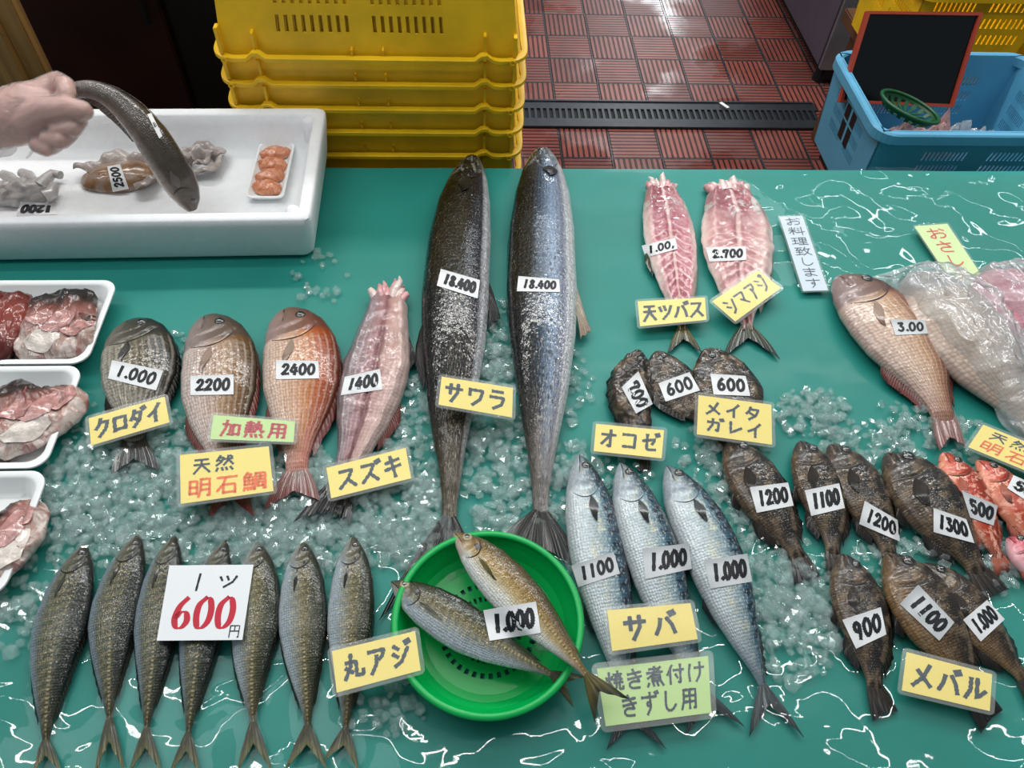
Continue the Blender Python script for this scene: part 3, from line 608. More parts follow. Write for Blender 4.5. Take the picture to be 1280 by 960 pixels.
# ------------------------------------------------------------------ builders: hand-lettered tags and cards
def S_(t): return [[(float(a), float(b)) for a, b in zip(q.split()[::2], q.split()[1::2])] for q in t.split(';')]
DOTS = ';1.5 8 .8 9.6;3.8 8 4.2 9.5;6 8 6.5 9.5;8.3 7.8 9.4 9.5'
G = {k: S_(t) for k, t in {
 'ク': '4 0 3 3 1 5;3.2 2 8.5 2 7 6 3 9.5', 'ロ': '1.5 2 1.5 9;1.5 2 8.5 2 8.3 9;1.5 8.3 8.4 8.3',
 'ダ': '3.5 .5 2.5 3.5 .8 5.5;2.8 2.2 7.6 2.2 6 6.5 2.5 9.7;3 5 6 7;8.2 0 9 1.6;9.6 -.5 10.4 1', 'イ': '8 .5 5 4 1 6.2;5.2 3.8 5.2 9.8',
 'サ': '.5 3 9.5 3;3 .8 3 6;7 .5 7 5 4 9.8', 'ワ': '1.5 2 1.5 5;1.5 2 8.8 2 7.5 6.5 3.5 9.7', 'ラ': '2 1 8 1;1 4 8.8 4 7.5 7.5 3 9.8',
 'ス': '1.5 1.5 7.8 1.5 5.5 5.5 1 9.5;5.3 5.8 9.2 9.5', 'ズ': '1 1.5 7.3 1.5 5 5.5 .8 9.5;5 5.8 9 9.5;8.3 .2 9 1.8;9.7 -.3 10.4 1.2',
 'キ': '1.5 3 8.5 2;1 6.2 9 5;4.2 0 6 10', 'オ': '1 3 9 3;6 .3 6 9.5 4.5 8.8;5.8 3.2 1 8.2', 'コ': '1.5 2 8.5 2 8.3 9;1.5 8.5 8.4 8.5',
 'ゼ': '1 4.5 8.2 3.2 6.5 6;3.5 1 3.5 8.5 4.5 9 8.5 8.8;8.4 .3 9.1 1.8;9.8 0 10.4 1.4', 'メ': '7.5 .8 5 6 1 9.6;2.5 3.5 8.5 8.8',
 'タ': '3.5 .5 2.5 3.5 .8 5.5;2.8 2.2 8.2 2.2 6.5 6.5 2.5 9.7;3 5 6.3 7', 'ガ': '1 3.2 7.5 3.2 7 9.3 5.8 8.6;4 .8 3.7 5 1 9.5;8.3 .3 9 1.8;9.6 0 10.3 1.4',
 'レ': '2.5 1 2.5 9 9 5', 'シ': '1.5 1.5 3.8 3;1 4.5 3.3 6;1.8 9.3 5 8 9 2.5', 'マ': '1 2 9 2 5 6.8;3.2 5.2 6.8 9', 'ア': '1 1.5 8.8 1.5 7.5 4 5.8 5;4.8 3.5 4.5 6.5 2 9.8',
 'ジ': '1.5 1.5 3.8 3;1 4.5 3.3 6;1.8 9.3 5 8 8.6 3;7.3 .3 8.1 1.8;8.9 -.2 9.7 1.2', 'ツ': '1 2.5 2.2 5;4.2 2 5.3 4.5;9 2 7.5 6 3.5 9.5',
 'バ': '3.2 3 2.5 6 .8 9;6 2.5 8 5.5 9 9;7.3 .3 8.1 1.8;9 -.2 9.8 1.3', 'ル': '3 1.5 3 6 1 9.5;5.8 1 5.8 9 9.5 5.5',
 '丸': '1.5 3.5 6.5 3.5 6.5 8.8 9.8 8.8 9.8 7;4 .5 3.8 5 .8 9.5;1.5 5.5 4.8 7.5', '天': '1.5 1.5 8.5 1.5;1 4.5 9 4.5;5 1.5 4.8 5 1 9.7;5.2 5 9.2 9.5',
 '然': '3 .3 1 3.5;2.2 1.5 4.8 1.5 3.5 4.2 .8 6.2;2 2.8 3.2 3.6;5.2 2.5 9.5 2.5;7.2 .5 7 3.5 4.8 6.2;7.3 3 9.6 6;8.3 .6 9.2 1.4'+DOTS,
 '明': '1 1.5 1 8;1 1.5 4 1.5 4 8;1 4.6 4 4.6;1 7.6 4 7.6;5.6 .8 5.5 6 4.6 9.6;5.6 .8 9.2 .8 9.2 9.4 8.2 9;5.6 3.6 9.2 3.6;5.6 6.2 9.2 6.2',
 '石': '1 1.2 9 1.2;4.5 1.2 3.5 4.5 .8 8;3.4 5 3.4 9.5;3.4 5 8.3 5 8.3 9.5;3.4 9 8.3 9',
 '鯛': '2.2 .3 .8 2.5;1.8 1.2 3.8 1.2 2.8 2.6;.9 2.8 .9 6.6;.9 2.8 4.4 2.8 4.4 6.6;.9 4.6 4.4 4.6;2.6 2.8 2.6 6.6;.9 6.6 4.4 6.6;.9 8 .5 9.5;2 8 2.2 9.3;3.2 8 3.5 9.2;4.2 7.8 4.8 9.2;5.6 1 5.4 7 4.8 9.6;5.6 1 9.5 1 9.5 9.4 8.6 9;6.3 2.8 8.7 2.8;7.5 1.8 7.5 4.4;6.2 4.4 8.8 4.4;6.5 5.8 6.5 8;6.5 5.8 8.5 5.8 8.5 8;6.5 7.8 8.5 7.8',
 '加': '1 3 5 3 4.8 9 3.8 8.5;2.8 .8 2.6 5 .8 9.5;6.3 3 6.3 9;6.3 3 9.3 3 9.3 9;6.3 8.3 9.3 8.3',
 '熱': '1 1.2 4.5 1.2;2.7 .2 2.7 2.8;.5 2.8 5 2.8;2 3 .8 4.5;3.4 3 3.4 4 4.8 4.2;.8 5.3 4.6 5.3;2.7 4.2 2.7 6.8;.5 6.8 5 6.6;5.3 2 8.2 2 8.2 5.5 9 6.6 9.8 5.8;6.8 .2 6.6 4 5 6.8;5.6 3.4 7.4 4.8'+DOTS,
 '用': '2 1 1.9 6 .8 9.6;2 1 8.6 1 8.6 9.5 7.6 9.1;2 3.8 8.6 3.8;2 6.4 8.6 6.4;5.3 1 5.3 9.4',
 '焼': '1 3 1.4 4.6;4.2 2.6 3.6 4.2;2.6 .5 2.5 5 .6 9.5;2.7 5.5 4.2 8;5 1.8 9.4 1.8;7.2 .3 7.2 3.2;4.8 4.2 9.6 4.2;6 2.6 6 5.6;8.4 2.6 8.4 5.6;4.8 5.8 9.6 5.8;6.3 5.8 6 8 4.6 9.6;7.8 5.8 7.8 9 9.7 9 9.7 7.8',
 'き': '1.5 2.5 8.5 1.8;1.5 4.8 8.8 4;4.2 .3 7.6 6.6;7.2 6.4 3.8 6.2 2 7.5 3.2 9.2 7.5 9.4',
 '煮': '2 1.2 7.5 1.2;4.8 .2 4.8 3;.8 3 9.2 3;8 .6 5 3.5 1 5.6;3.4 4.4 3.4 7.2;3.4 4.4 7.8 4.4 7.8 7.2;3.4 5.8 7.8 5.8;3.4 7.1 7.8 7.1'+DOTS,
 '付': '3.2 .5 .6 5;2.2 3 2.2 9.6;4.2 3 9.6 3;7.8 .5 7.8 9.4 6.6 8.8;5 5 6.2 6.8', 'け': '2 1 1.4 5 1.8 9.2;4.5 3 9.5 3;7.3 .5 7.4 6 5.5 9.6',
 'ず': '1 2.2 9 2.2;5.4 .3 5.4 5.5 4 6 3.8 4.6 5.4 4.8 5.4 7 3.6 9.8;8.2 .2 8.9 1.4;9.5 -.2 10.1 1', 'す': '1 2.2 9 2.2;5.6 .3 5.6 5.5 4.2 6 4 4.6 5.6 4.8 5.6 7 3.8 9.8',
 'し': '3.2 .6 3 7 4.5 9.2 6.8 8.8 8.6 6.8', 'お': '1 2.8 6.5 2.8;3.4 .5 3.4 8.6 1.8 8.8 1.2 7.6 5 5 8 5.2 8.8 7 7.5 8.8 5.6 9;7.4 1.2 9.2 2.8',
 '料': '1.2 1.2 1.9 2.8;4.6 1 3.9 2.8;.6 4 5 4;2.8 .4 2.8 9.6;2.6 4.6 .6 7.6;3 4.8 4.8 6.6;6 1.4 7 2.6;5.8 3.8 6.8 5;5.2 7 9.8 6;8.3 .4 8.3 9.7',
 '理': '.6 1.6 4 1.6;.8 4.6 3.8 4.6;.4 8.4 4.3 7.6;2.3 1.6 2.3 8;5 1.2 5 5.4;5 1.2 9 1.2 9 5.4;5 3.2 9 3.2;5 5.3 9 5.3;7 1.2 7 9;4.8 7.2 9.2 7.2;4.2 9.2 9.8 9.2',
 '致': '.8 1.2 5 1.2;2.8 1.4 1 4.2 4.4 3.8;3.6 2.8 4.8 4.6;1 6.2 4.6 6.2;2.8 4.6 2.8 8.8;.5 9.2 5 8.4;6.8 .4 5.2 4.4;6.2 2.6 9.6 2.6;8.6 2.8 7.6 6.6 5 9.6;6 4 7.4 7 9.7 9.6',
 'ま': '1.5 2 8.5 2;2 4.4 8 4.4;5.2 .3 5.2 8.6 3.2 9.2 1.8 8.2 3 7 5.4 7.4 8.6 9.2', 'さ': '1.5 2.8 8.5 2.2;4.2 .3 7.6 5.8;7.2 5.6 3.8 5.4 2 7 3.2 9 7.5 9.4',
 'み': '2 1.5 5.5 1.5 2.8 8 1.4 8.6 1 7 3.5 5.8 9.4 7.4;7.6 4 6.8 7.5 4.8 9.8', '円': '1.2 1.2 1.2 9.5;1.2 1.2 8.8 1.2 8.8 9.4 7.8 9;1.2 5 8.8 5;5 1.2 5 5',
 '0': '5 .3 2 2.5 1.5 6 3 9.3 5.5 9.5 8 7.5 8.5 4 7 .8 5 .3', '1': '5.5 .3 4.5 9.7', '2': '1.8 2.8 4 .6 7.4 1 7.8 3.4 5 6.4 1.2 9.2;1.2 9.2 8.8 9',
 '3': '2 1.2 7.8 .8 4.6 4.2 7.8 5.6 7.4 8.4 4.4 9.6 1.6 8.6', '4': '5.6 .4 1 6.8 8.8 6.6;7.2 3.4 6 9.8', '5': '8 .8 3 .8 2.4 4.6 6 4 8.2 6.2 6.8 8.8 4 9.6 1.6 8.4',
 '6': '6.5 .4 3.2 3 1.8 6.8 3.4 9.4 6.2 9.4 8.2 7.4 7 5 4.4 4.8 2.2 6.4', '7': '1.8 3.4 2 1.2 8.4 1 6 5 4.6 9.7', '8': '7.6 1.6 4.6 .5 2.6 2.4 5 4.6 8 7 6.6 9.4 3.6 9.4 2 7.4 4.4 5.2 7.6 2.6 7.6 1.6',
 '9': '7.8 2.4 5.6 .6 2.6 1.8 2.4 4.4 4.8 5.4 7.4 3.8 7.8 2.4 7.2 6 5.4 9.7', ',': '3 8.2 2 10.8', '.': '2 8.6 3.4 9.4', '-': '1 5 9 5', '価': '2 1 1.5 9;4 2 9 2;4 4 9 4 9 8 4 8 4 4'}.items()}
CURVY = set('0235678964きけずすしおまさみ')
def stroke_pts(g, st):
    if g in CURVY and len(st) > 2: return [tuple(p) for p in crom([(x, y, 0) for x, y in st], 4*len(st))[0]]
    out = []
    for a, b in zip(st[:-1], st[1:]):
        for k in range(5): out.append((a[0]+(b[0]-a[0])*k/5, a[1]+(b[1]-a[1])*k/5, 0))
    out.append((st[-1][0], st[-1][1], 0)); return out
def lettering(items, fn, size, mat, parent, name='lettering', label=None):
    """items: (text, u, v, w, h, pen, slant, step_u, step_v); u v w h in shares of the card; fn(u, v, off) -> point"""
    V, F = [], []; cw, ch = size
    for it in items:
        text, u, v, w, h, pen = it[:6]; slant = it[6] if len(it) > 6 else 0; su = it[7] if len(it) > 7 else w*1.08; sv = it[8] if len(it) > 8 else 0; serif = it[9] if len(it) > 9 else 0
        cu, cv = u, v
        for g in text:
            if g == ' ': cu += su; cv += sv; continue
            ww = w
            for st in G[g]:
                pts = []
                for (x, y, _) in stroke_pts(g, st):
                    x = x+(10-y)*slant; pts.append(Vector(((cu+x/10*ww)*cw, (cv+y/10*h)*ch)))
                n = len(pts); k0 = len(V)
                for i, p in enumerate(pts):
                    d = (pts[min(i+1, n-1)]-pts[max(i-1, 0)])
                    d = d.normalized() if d.length > 1e-9 else Vector((1, 0)); q = Vector((-d.y, d.x))
                    hw = pen*ch/2
                    if serif: hw *= .35+1.15*abs(d.y)**1.5
                    else: hw *= (.82+.18*math.sin(i*1.3+len(V)))*(1.08 if i < 2 else 1)
                    if i == 0: p = p-d*hw*.6
                    if i == n-1: p = p+d*hw*.6
                    for sgn in (-1, 1):
                        e = p+q*hw*sgn; V.append(fn(e.x/cw, e.y/ch, .00035))
                for i in range(n-1): F.append((k0+2*i, k0+2*i+1, k0+2*i+3, k0+2*i+2))
            cu += (su*.45 if g in ',.' else su); cv += sv
    o = mk(name, V, F, mat, parent, False, recalc=False)
    for p in o.data.polygons:
        if p.normal.z < 0: p.flip()
    if label: o['label'] = label
    return o
def bil(c, u, v):
    return tuple((c[0][k]*(1-u)+c[1][k]*u)*(1-v)+(c[3][k]*(1-u)+c[2][k]*u)*v for k in (0, 1))
def TB(): return BODIES
def price_tag(text, corners, label, ink=None, mat=None, pen=.17, group=None, items=None, nu=14, nv=8, lift=.0011, sag=.014, w=None, name='price_tag', cat='price tag', slant=.16, h=.58, v0=.20):
    """paper slip laid over whatever lies under it"""
    t = np.array([[hit(*bil(corners, i/nu, j/nv)) for i in range(nu+1)] for j in range(nv+1)])
    top = np.median(t); t = np.minimum(t, top+sag)
    s = t.copy()
    for _ in range(10):
        p = np.pad(s, 1, mode='edge'); s = (p[:-2, 1:-1]+p[2:, 1:-1]+p[1:-1, :-2]+p[1:-1, 2:]+p[1:-1, 1:-1]*2)/6; s = np.minimum(s, t)
    s -= lift
    def pos(u, v):
        x = min(max(u, 0), 1)*nu; y = min(max(v, 0), 1)*nv; i = min(int(x), nu-1); j = min(int(y), nv-1); a, b = x-i, y-j
        tt = (s[j, i]*(1-a)+s[j, i+1]*a)*(1-b)+(s[j+1, i]*(1-a)+s[j+1, i+1]*a)*b
        q = bil(corners, u, v); return CAM+ray(*q)*float(tt)
    def fn(u, v, off):
        p = pos(u, v); e = .02
        n = (pos(u+e, v)-pos(u-e, v)).cross(pos(u, v+e)-pos(u, v-e)); n.normalize()
        if n.dot(CAM-p) < 0: n = -n
        return p+n*off
    P = [[fn(i/nu, j/nv, .0001) for i in range(nu+1)] for j in range(nv+1)]; Q = [[fn(i/nu, j/nv, -.0003) for i in range(nu+1)] for j in range(nv+1)]
    V, F, _ = cell_solid(P, Q); c = pos(.5, .5)
    root = thing(name, label, cat, (c.x, c.y, min(p.z for p in V)), group)
    o = mk('paper', V, F, mat or M_PAPER, root, True); reg(o)
    size = ((pos(1, .5)-pos(0, .5)).length, (pos(.5, 1)-pos(.5, 0)).length)
    if items is None:
        k = sum(.45 if g in ',.' else 1 for g in text); w = w or .78/k*.92; items = [(text, .5-.5*(.80)+.02, v0, w, h, pen, slant, .80/k)]
    if items: lettering(items, fn, size, ink or M_INK, root)
    return root
def name_card(corners, label, groups, mat=None, lists=None, margin=.0045, group=None, lift=.0012, name='name_card', cat='name card', ext=1.0, film=True):
    """stiff laminated card resting on what lies under it; groups = [(items, ink)]"""
    pts = []
    for i in range(17):
        for j in range(11):
            q = bil(corners, -.06+1.12*i/16, -.10+1.2*j/10); pts.append(CAM+ray(*q)*hit(*q, lists))
    A = np.array([[p.x, p.y, 1] for p in pts]); z = np.array([p.z for p in pts]); m = A[:, :2].mean(0)
    B = A.copy(); B[:, 0] -= m[0]; B[:, 1] -= m[1]
    w = np.linalg.solve(B.T@B+np.diag([.02, .02, 0]), B.T@z)
    c = float(np.max(z-(B[:, :2]@w[:2])))*1.0
    nz = Vector((-w[0], -w[1], 1)).normalized(); p0 = Vector((m[0], m[1], c+lift))
    C3 = []
    for q in corners:
        d = ray(*q); t = (p0-CAM).dot(nz)/d.dot(nz); C3.append(CAM+d*t)
    def fn(u, v, off): return (C3[0]*(1-u)+C3[1]*u)*(1-v)+(C3[3]*(1-u)+C3[2]*u)*v+nz*off
    cw = (C3[1]-C3[0]).length; ch = (C3[3]-C3[0]).length
    cen = fn(.5, .5, 0); root = thing(name, label, cat, (cen.x, cen.y, min(p.z for p in C3)-.0006), group)
    mb = MB(); mb.loft([[fn(0, 0, .0), fn(1, 0, .0), fn(1, 1, .0), fn(0, 1, .0)], [fn(0, 0, .0004), fn(1, 0, .0004), fn(1, 1, .0004), fn(0, 1, .0004)]], True, True)
    o = mb.build('paper', mat or M_YEL, root)
    if film:
        def rr(off):
            out = []; r = margin*1.2
            for (sx, sy, a0) in ((1, 1, 0), (-1, 1, 90), (-1, -1, 180), (1, -1, 270)):
                for k in range(6):
                    a = R(a0+90*k/5); x = sx*(cw/2+margin-r)+math.cos(a)*r; y = sy*(ch/2+margin-r)+math.sin(a)*r
                    out.append(fn(.5+x/cw, .5+y/ch, off))
            return out
        l = MB(); l.loft([rr(-.0004), rr(.0011)], True, True); reg(l.build('laminate_film', M_LAM, root))
    else: reg(o)
    for items, ink in groups: lettering(items, lambda u, v, off: fn(u, v, off+.0004), (cw, ch), ink, root)
    return root
# ------------------------------------------------------------------ the place: floor, drain, table
FT = NT('ribbed_tiles'); _x, _y, _z = FT.sep(FT.pos())
_T = .17
_yo = FT.math('SUBTRACT', _y, FT.math('ADD', 2.31, FT.math('MULTIPLY', FT.math('GREATER_THAN', _y, 2.40), .115)))
_gx = FT.math('DIVIDE', FT.math('SUBTRACT', _x, .3110), _T); _gy = FT.math('DIVIDE', _yo, _T)
_ix = FT.math('FLOOR', _gx); _iy = FT.math('FLOOR', _gy); _fx = FT.math('FRACT', _gx); _fy = FT.math('FRACT', _gy)
_par = FT.math('FLOORED_MODULO', FT.math('ADD', _ix, _iy), 2.0)
_rib = FT.math('ADD', FT.math('MULTIPLY', _par, _fx), FT.math('MULTIPLY', FT.math('SUBTRACT', 1.0, _par), _fy))
_w = FT.math('ABSOLUTE', FT.math('SUBTRACT', FT.math('FRACT', FT.math('MULTIPLY', _rib, 9.0)), .5))
_gr = FT.sstep(_w, .30, .42)                       # groove between ribs
_ex = FT.math('MINIMUM', FT.math('MINIMUM', _fx, FT.math('SUBTRACT', 1.0, _fx)), FT.math('MINIMUM', _fy, FT.math('SUBTRACT', 1.0, _fy)))
_jt = FT.math('SUBTRACT', 1.0, FT.sstep(_ex, .018, .035))
_id = FT.n('TexWhiteNoise', noise_dimensions='2D'); FT.set(_id.inputs['Vector'], FT.comb(_ix, _iy))
_c = FT.mix(_id.outputs[0], lin('6e362f'), lin('8c4a3e'))
_c = FT.mix(FT.math('MULTIPLY', FT.sstep(FT.noise(FT.pos(), 9, 4), .4, .7), .4), _c, lin('4e2a2a'))
_c = FT.mix(_gr, _c, lin('2a1515')); _c = FT.mix(_jt, _c, lin('2b2a2e'))
_h = FT.math('SUBTRACT', FT.math('SUBTRACT', 1.0, _gr), _jt)
_rg = FT.math('SUBTRACT', .42, FT.math('MULTIPLY', FT.sstep(FT.noise(FT.pos(), 2.6, 3), .48, .62), .30))
FT.pbr(col=_c, rough=_rg, spec=.5, normal=FT.bump(_h, .8, .004))
fl = MB(); fl.add([(-4, -1, 0), (5, -1, 0), (5, 6, 0), (-4, 6, 0)], [(0, 1, 2, 3)])
structure(fl.build('floor', FT.m, origin=Vector((0, 0, 0))))
M_DARKM = plain('dark_iron', '34373c', .4, .5, .15, 40, metal=.5)
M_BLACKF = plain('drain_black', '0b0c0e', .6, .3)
# drain: slotted iron cover over a flat strip blackened as the channel's shade
dr = thing('drain_cover', 'long slotted dark iron drain cover set across the red tiled floor', 'drain cover', (.4, 2.39, 0))
xs = [-1.0]; msk = []
x = -1.0
while x < 1.26: xs += [x+.009, x+.022]; x += .022
ys = [2.312, 2.335, 2.36, 2.42, 2.442, 2.465]
P = [[Vector((a, b, .006)) for a in xs] for b in ys]; Q = [[Vector((a, b, .001)) for a in xs] for b in ys]
mask = [[not (j == 2 and i % 2 == 1) for i in range(len(xs)-1)] for j in range(len(ys)-1)]
V, F, _ = cell_solid(P, Q, mask); mk('slotted_plate', V, F, M_DARKM, dr, False)
mb = MB(); mb.box((-1.0, 2.350, .0005), (1.26, 2.430, .0010)); mb.build('channel_shade', M_BLACKF, dr)
mb = MB(); mb.box((-1.0, 2.306, .002), (1.26, 2.316, .010), .001); mb.box((-1.0, 2.461, .002), (1.26, 2.471, .010), .001); mb.build('frame', M_DARKM, dr)
sc = MB(); _q = at(904, 132, -TZ+.012)
sc.loft([[_q+Vector((-.012, .016, 0)), _q+Vector((-.002, .018, .002)), _q+Vector((.020, -.014, .001)), _q+Vector((.010, -.018, 0))],
         [_q+Vector((-.012, .016, .002)), _q+Vector((-.002, .018, .004)), _q+Vector((.020, -.014, .003)), _q+Vector((.010, -.018, .002))]], True, True)
tag(sc.build('paper_scrap', M_PAPER), 'small white paper scrap lying on the slotted drain cover', 'paper scrap')

# display table under the tarp
M_WOODT = plain('table_board', '8a7a60', .6, .3, .1, 12)
tb = thing('display_table', 'long display table carrying the fish, covered by the teal tarp', 'table', (0, .5, 0))
mb = MB(); mb.box((-1.35, -.18, TZ-.045), (1.45, 1.150, TZ-.006), .003); mb.build('table_top', M_WOODT, tb)
for (lx, ly) in ((-1.25, -.08), (1.35, -.08), (-1.25, 1.08), (1.35, 1.08)):
    mb = MB(); mb.box((lx-.03, ly-.03, 0), (lx+.03, ly+.03, TZ-.045), .003); mb.build('leg', M_WOODT, tb)
P, Q = [], []
ny = 70
for i in range(ny):
    r1, r2 = [], []
    for j in range(120):
        xx = -1.37+2.84*j/119; t = -.20+1.64*i/(ny-1)
        wv = .0016*mnoise.noise(Vector((xx*5, t*5, 0)))
        if t <= 1.145: p = Vector((xx, t, TZ-.0035+wv+.002))
        else:
            a = min(1, (t-1.145)/.02)*math.pi/2; dn = max(0, t-1.165)
            p = Vector((xx, 1.145+.013*math.sin(a)+dn*(.06+.05*math.sin(xx*9)), TZ-.0035+wv*max(0, 1-dn*30)+.002-.013*(1-math.cos(a))-dn))
        r1.append(p); r2.append(p+Vector((0, -.0015 if t > 1.165 else 0, -.002)))
    P.append(r1); Q.append(r2)
V, F, _ = cell_solid(P, Q)
tag(mk('tarp', V, F, M_TARP, None, True), 'teal waterproof tarp spread over the whole display table', 'tarp')
FILMS = []
def film_sheet(label, x0, x1, y0, y1, amp, seed, nx=150, ny=90, hole=None):
    """loose wrinkled clear film lying on the tarp"""
    P, Q = [], []
    for i in range(ny):
        r1, r2 = [], []
        for j in range(nx):
            u, v = j/(nx-1), i/(ny-1); xx = x0+(x1-x0)*u+.012*math.sin(v*9+seed); yy = y0+(y1-y0)*v+.010*math.sin(u*13+seed)
            q = Vector((xx*10+seed, yy*10, seed)); d = mnoise.noise(q)*.6+mnoise.noise(q*2.1)*.40+(.5-abs(mnoise.noise(q*1.3+Vector((5, 0, 0)))))*.7
            z = max(.0022, .0038+amp*d); bq = min(1, max(0, (math.hypot(xx-.0175, yy-.302)-.10)/.03)); z = .0018+(z-.0018)*bq
            r1.append(Vector((xx, yy, TZ+z))); r2.append(Vector((xx, yy, TZ+z-.0003)))
        P.append(r1); Q.append(r2)
    V, F, _ = cell_solid(P, Q)
    o = mk('clear_plastic_film', V, F, M_FILM, None, True); reg(o); FILMS.append(BODIES.pop()); return tag(o, label, 'plastic film')
film_sheet('wet wrinkled clear plastic film along the front edge of the table', -.62, 1.0, -.02, .44, .0052, 3.1, 260, 90)
film_sheet('wrinkled clear plastic film on the teal tarp around the vertical white sign', .47, 1.25, .84, 1.14, .0065, 8.7, 190, 70)

# ------------------------------------------------------------------ behind the table, left: invented dark block for the shade, and bare boards
M_DKW = plain('dark_stand_in', '17120f', .5, .35, .25, 6)
M_RDW = plain('dark_red_stand_in', '2a120d', .5, .35, .35, 5)
cb = thing('dark_stand_in', 'invented dark brown cabinet standing in for shade behind the white foam box', 'cabinet', (-.8, 1.75, 0))  # cabinet is invented; its near-black colours stand in for shade
mb = MB(); mb.box((-1.6, 1.68, 0), (-.30, 2.0, 1.35), .005); mb.build('stand_in_block', M_DKW, cb)
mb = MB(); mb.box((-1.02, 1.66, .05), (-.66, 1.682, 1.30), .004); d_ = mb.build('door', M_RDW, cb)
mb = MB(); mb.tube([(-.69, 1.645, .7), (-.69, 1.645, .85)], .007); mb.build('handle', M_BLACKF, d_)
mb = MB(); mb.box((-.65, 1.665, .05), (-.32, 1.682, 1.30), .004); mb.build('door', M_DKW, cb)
WD = NT('bare_board'); _x, _y, _z = WD.sep(WD.pos())
_g = WD.noise(WD.comb(WD.math('MULTIPLY', _x, 60.0), WD.math('MULTIPLY', _y, 60.0), WD.math('MULTIPLY', _z, 2.5)), 1.0, 4, .6, .4)
WD.pbr(col=WD.ramp(_g, [(.3, lin('7a5a34')), (.55, lin('94713f')), (.75, lin('a8854e'))]), rough=.6, normal=WD.bump(_g, .2, .002))
def board_post(pxl, pxr, py, y, label, th=.03):
    a, b = aty(pxl, py, y), aty(pxr, py, y); mb = MB(); mb.box((a.x, y, 0), (b.x, y+th, 1.7), .003)
    tag(mb.build('wooden_board', WD.m), label, 'wooden board', 'bare boards behind the hand')
board_post(17, 43, 62, 1.40, 'upright bare wooden board nearest the dark stand-in block, behind the gloved hand')
board_post(-70, 12, 62, 1.385, 'wide upright bare wooden board at the left edge, beside the narrower board')

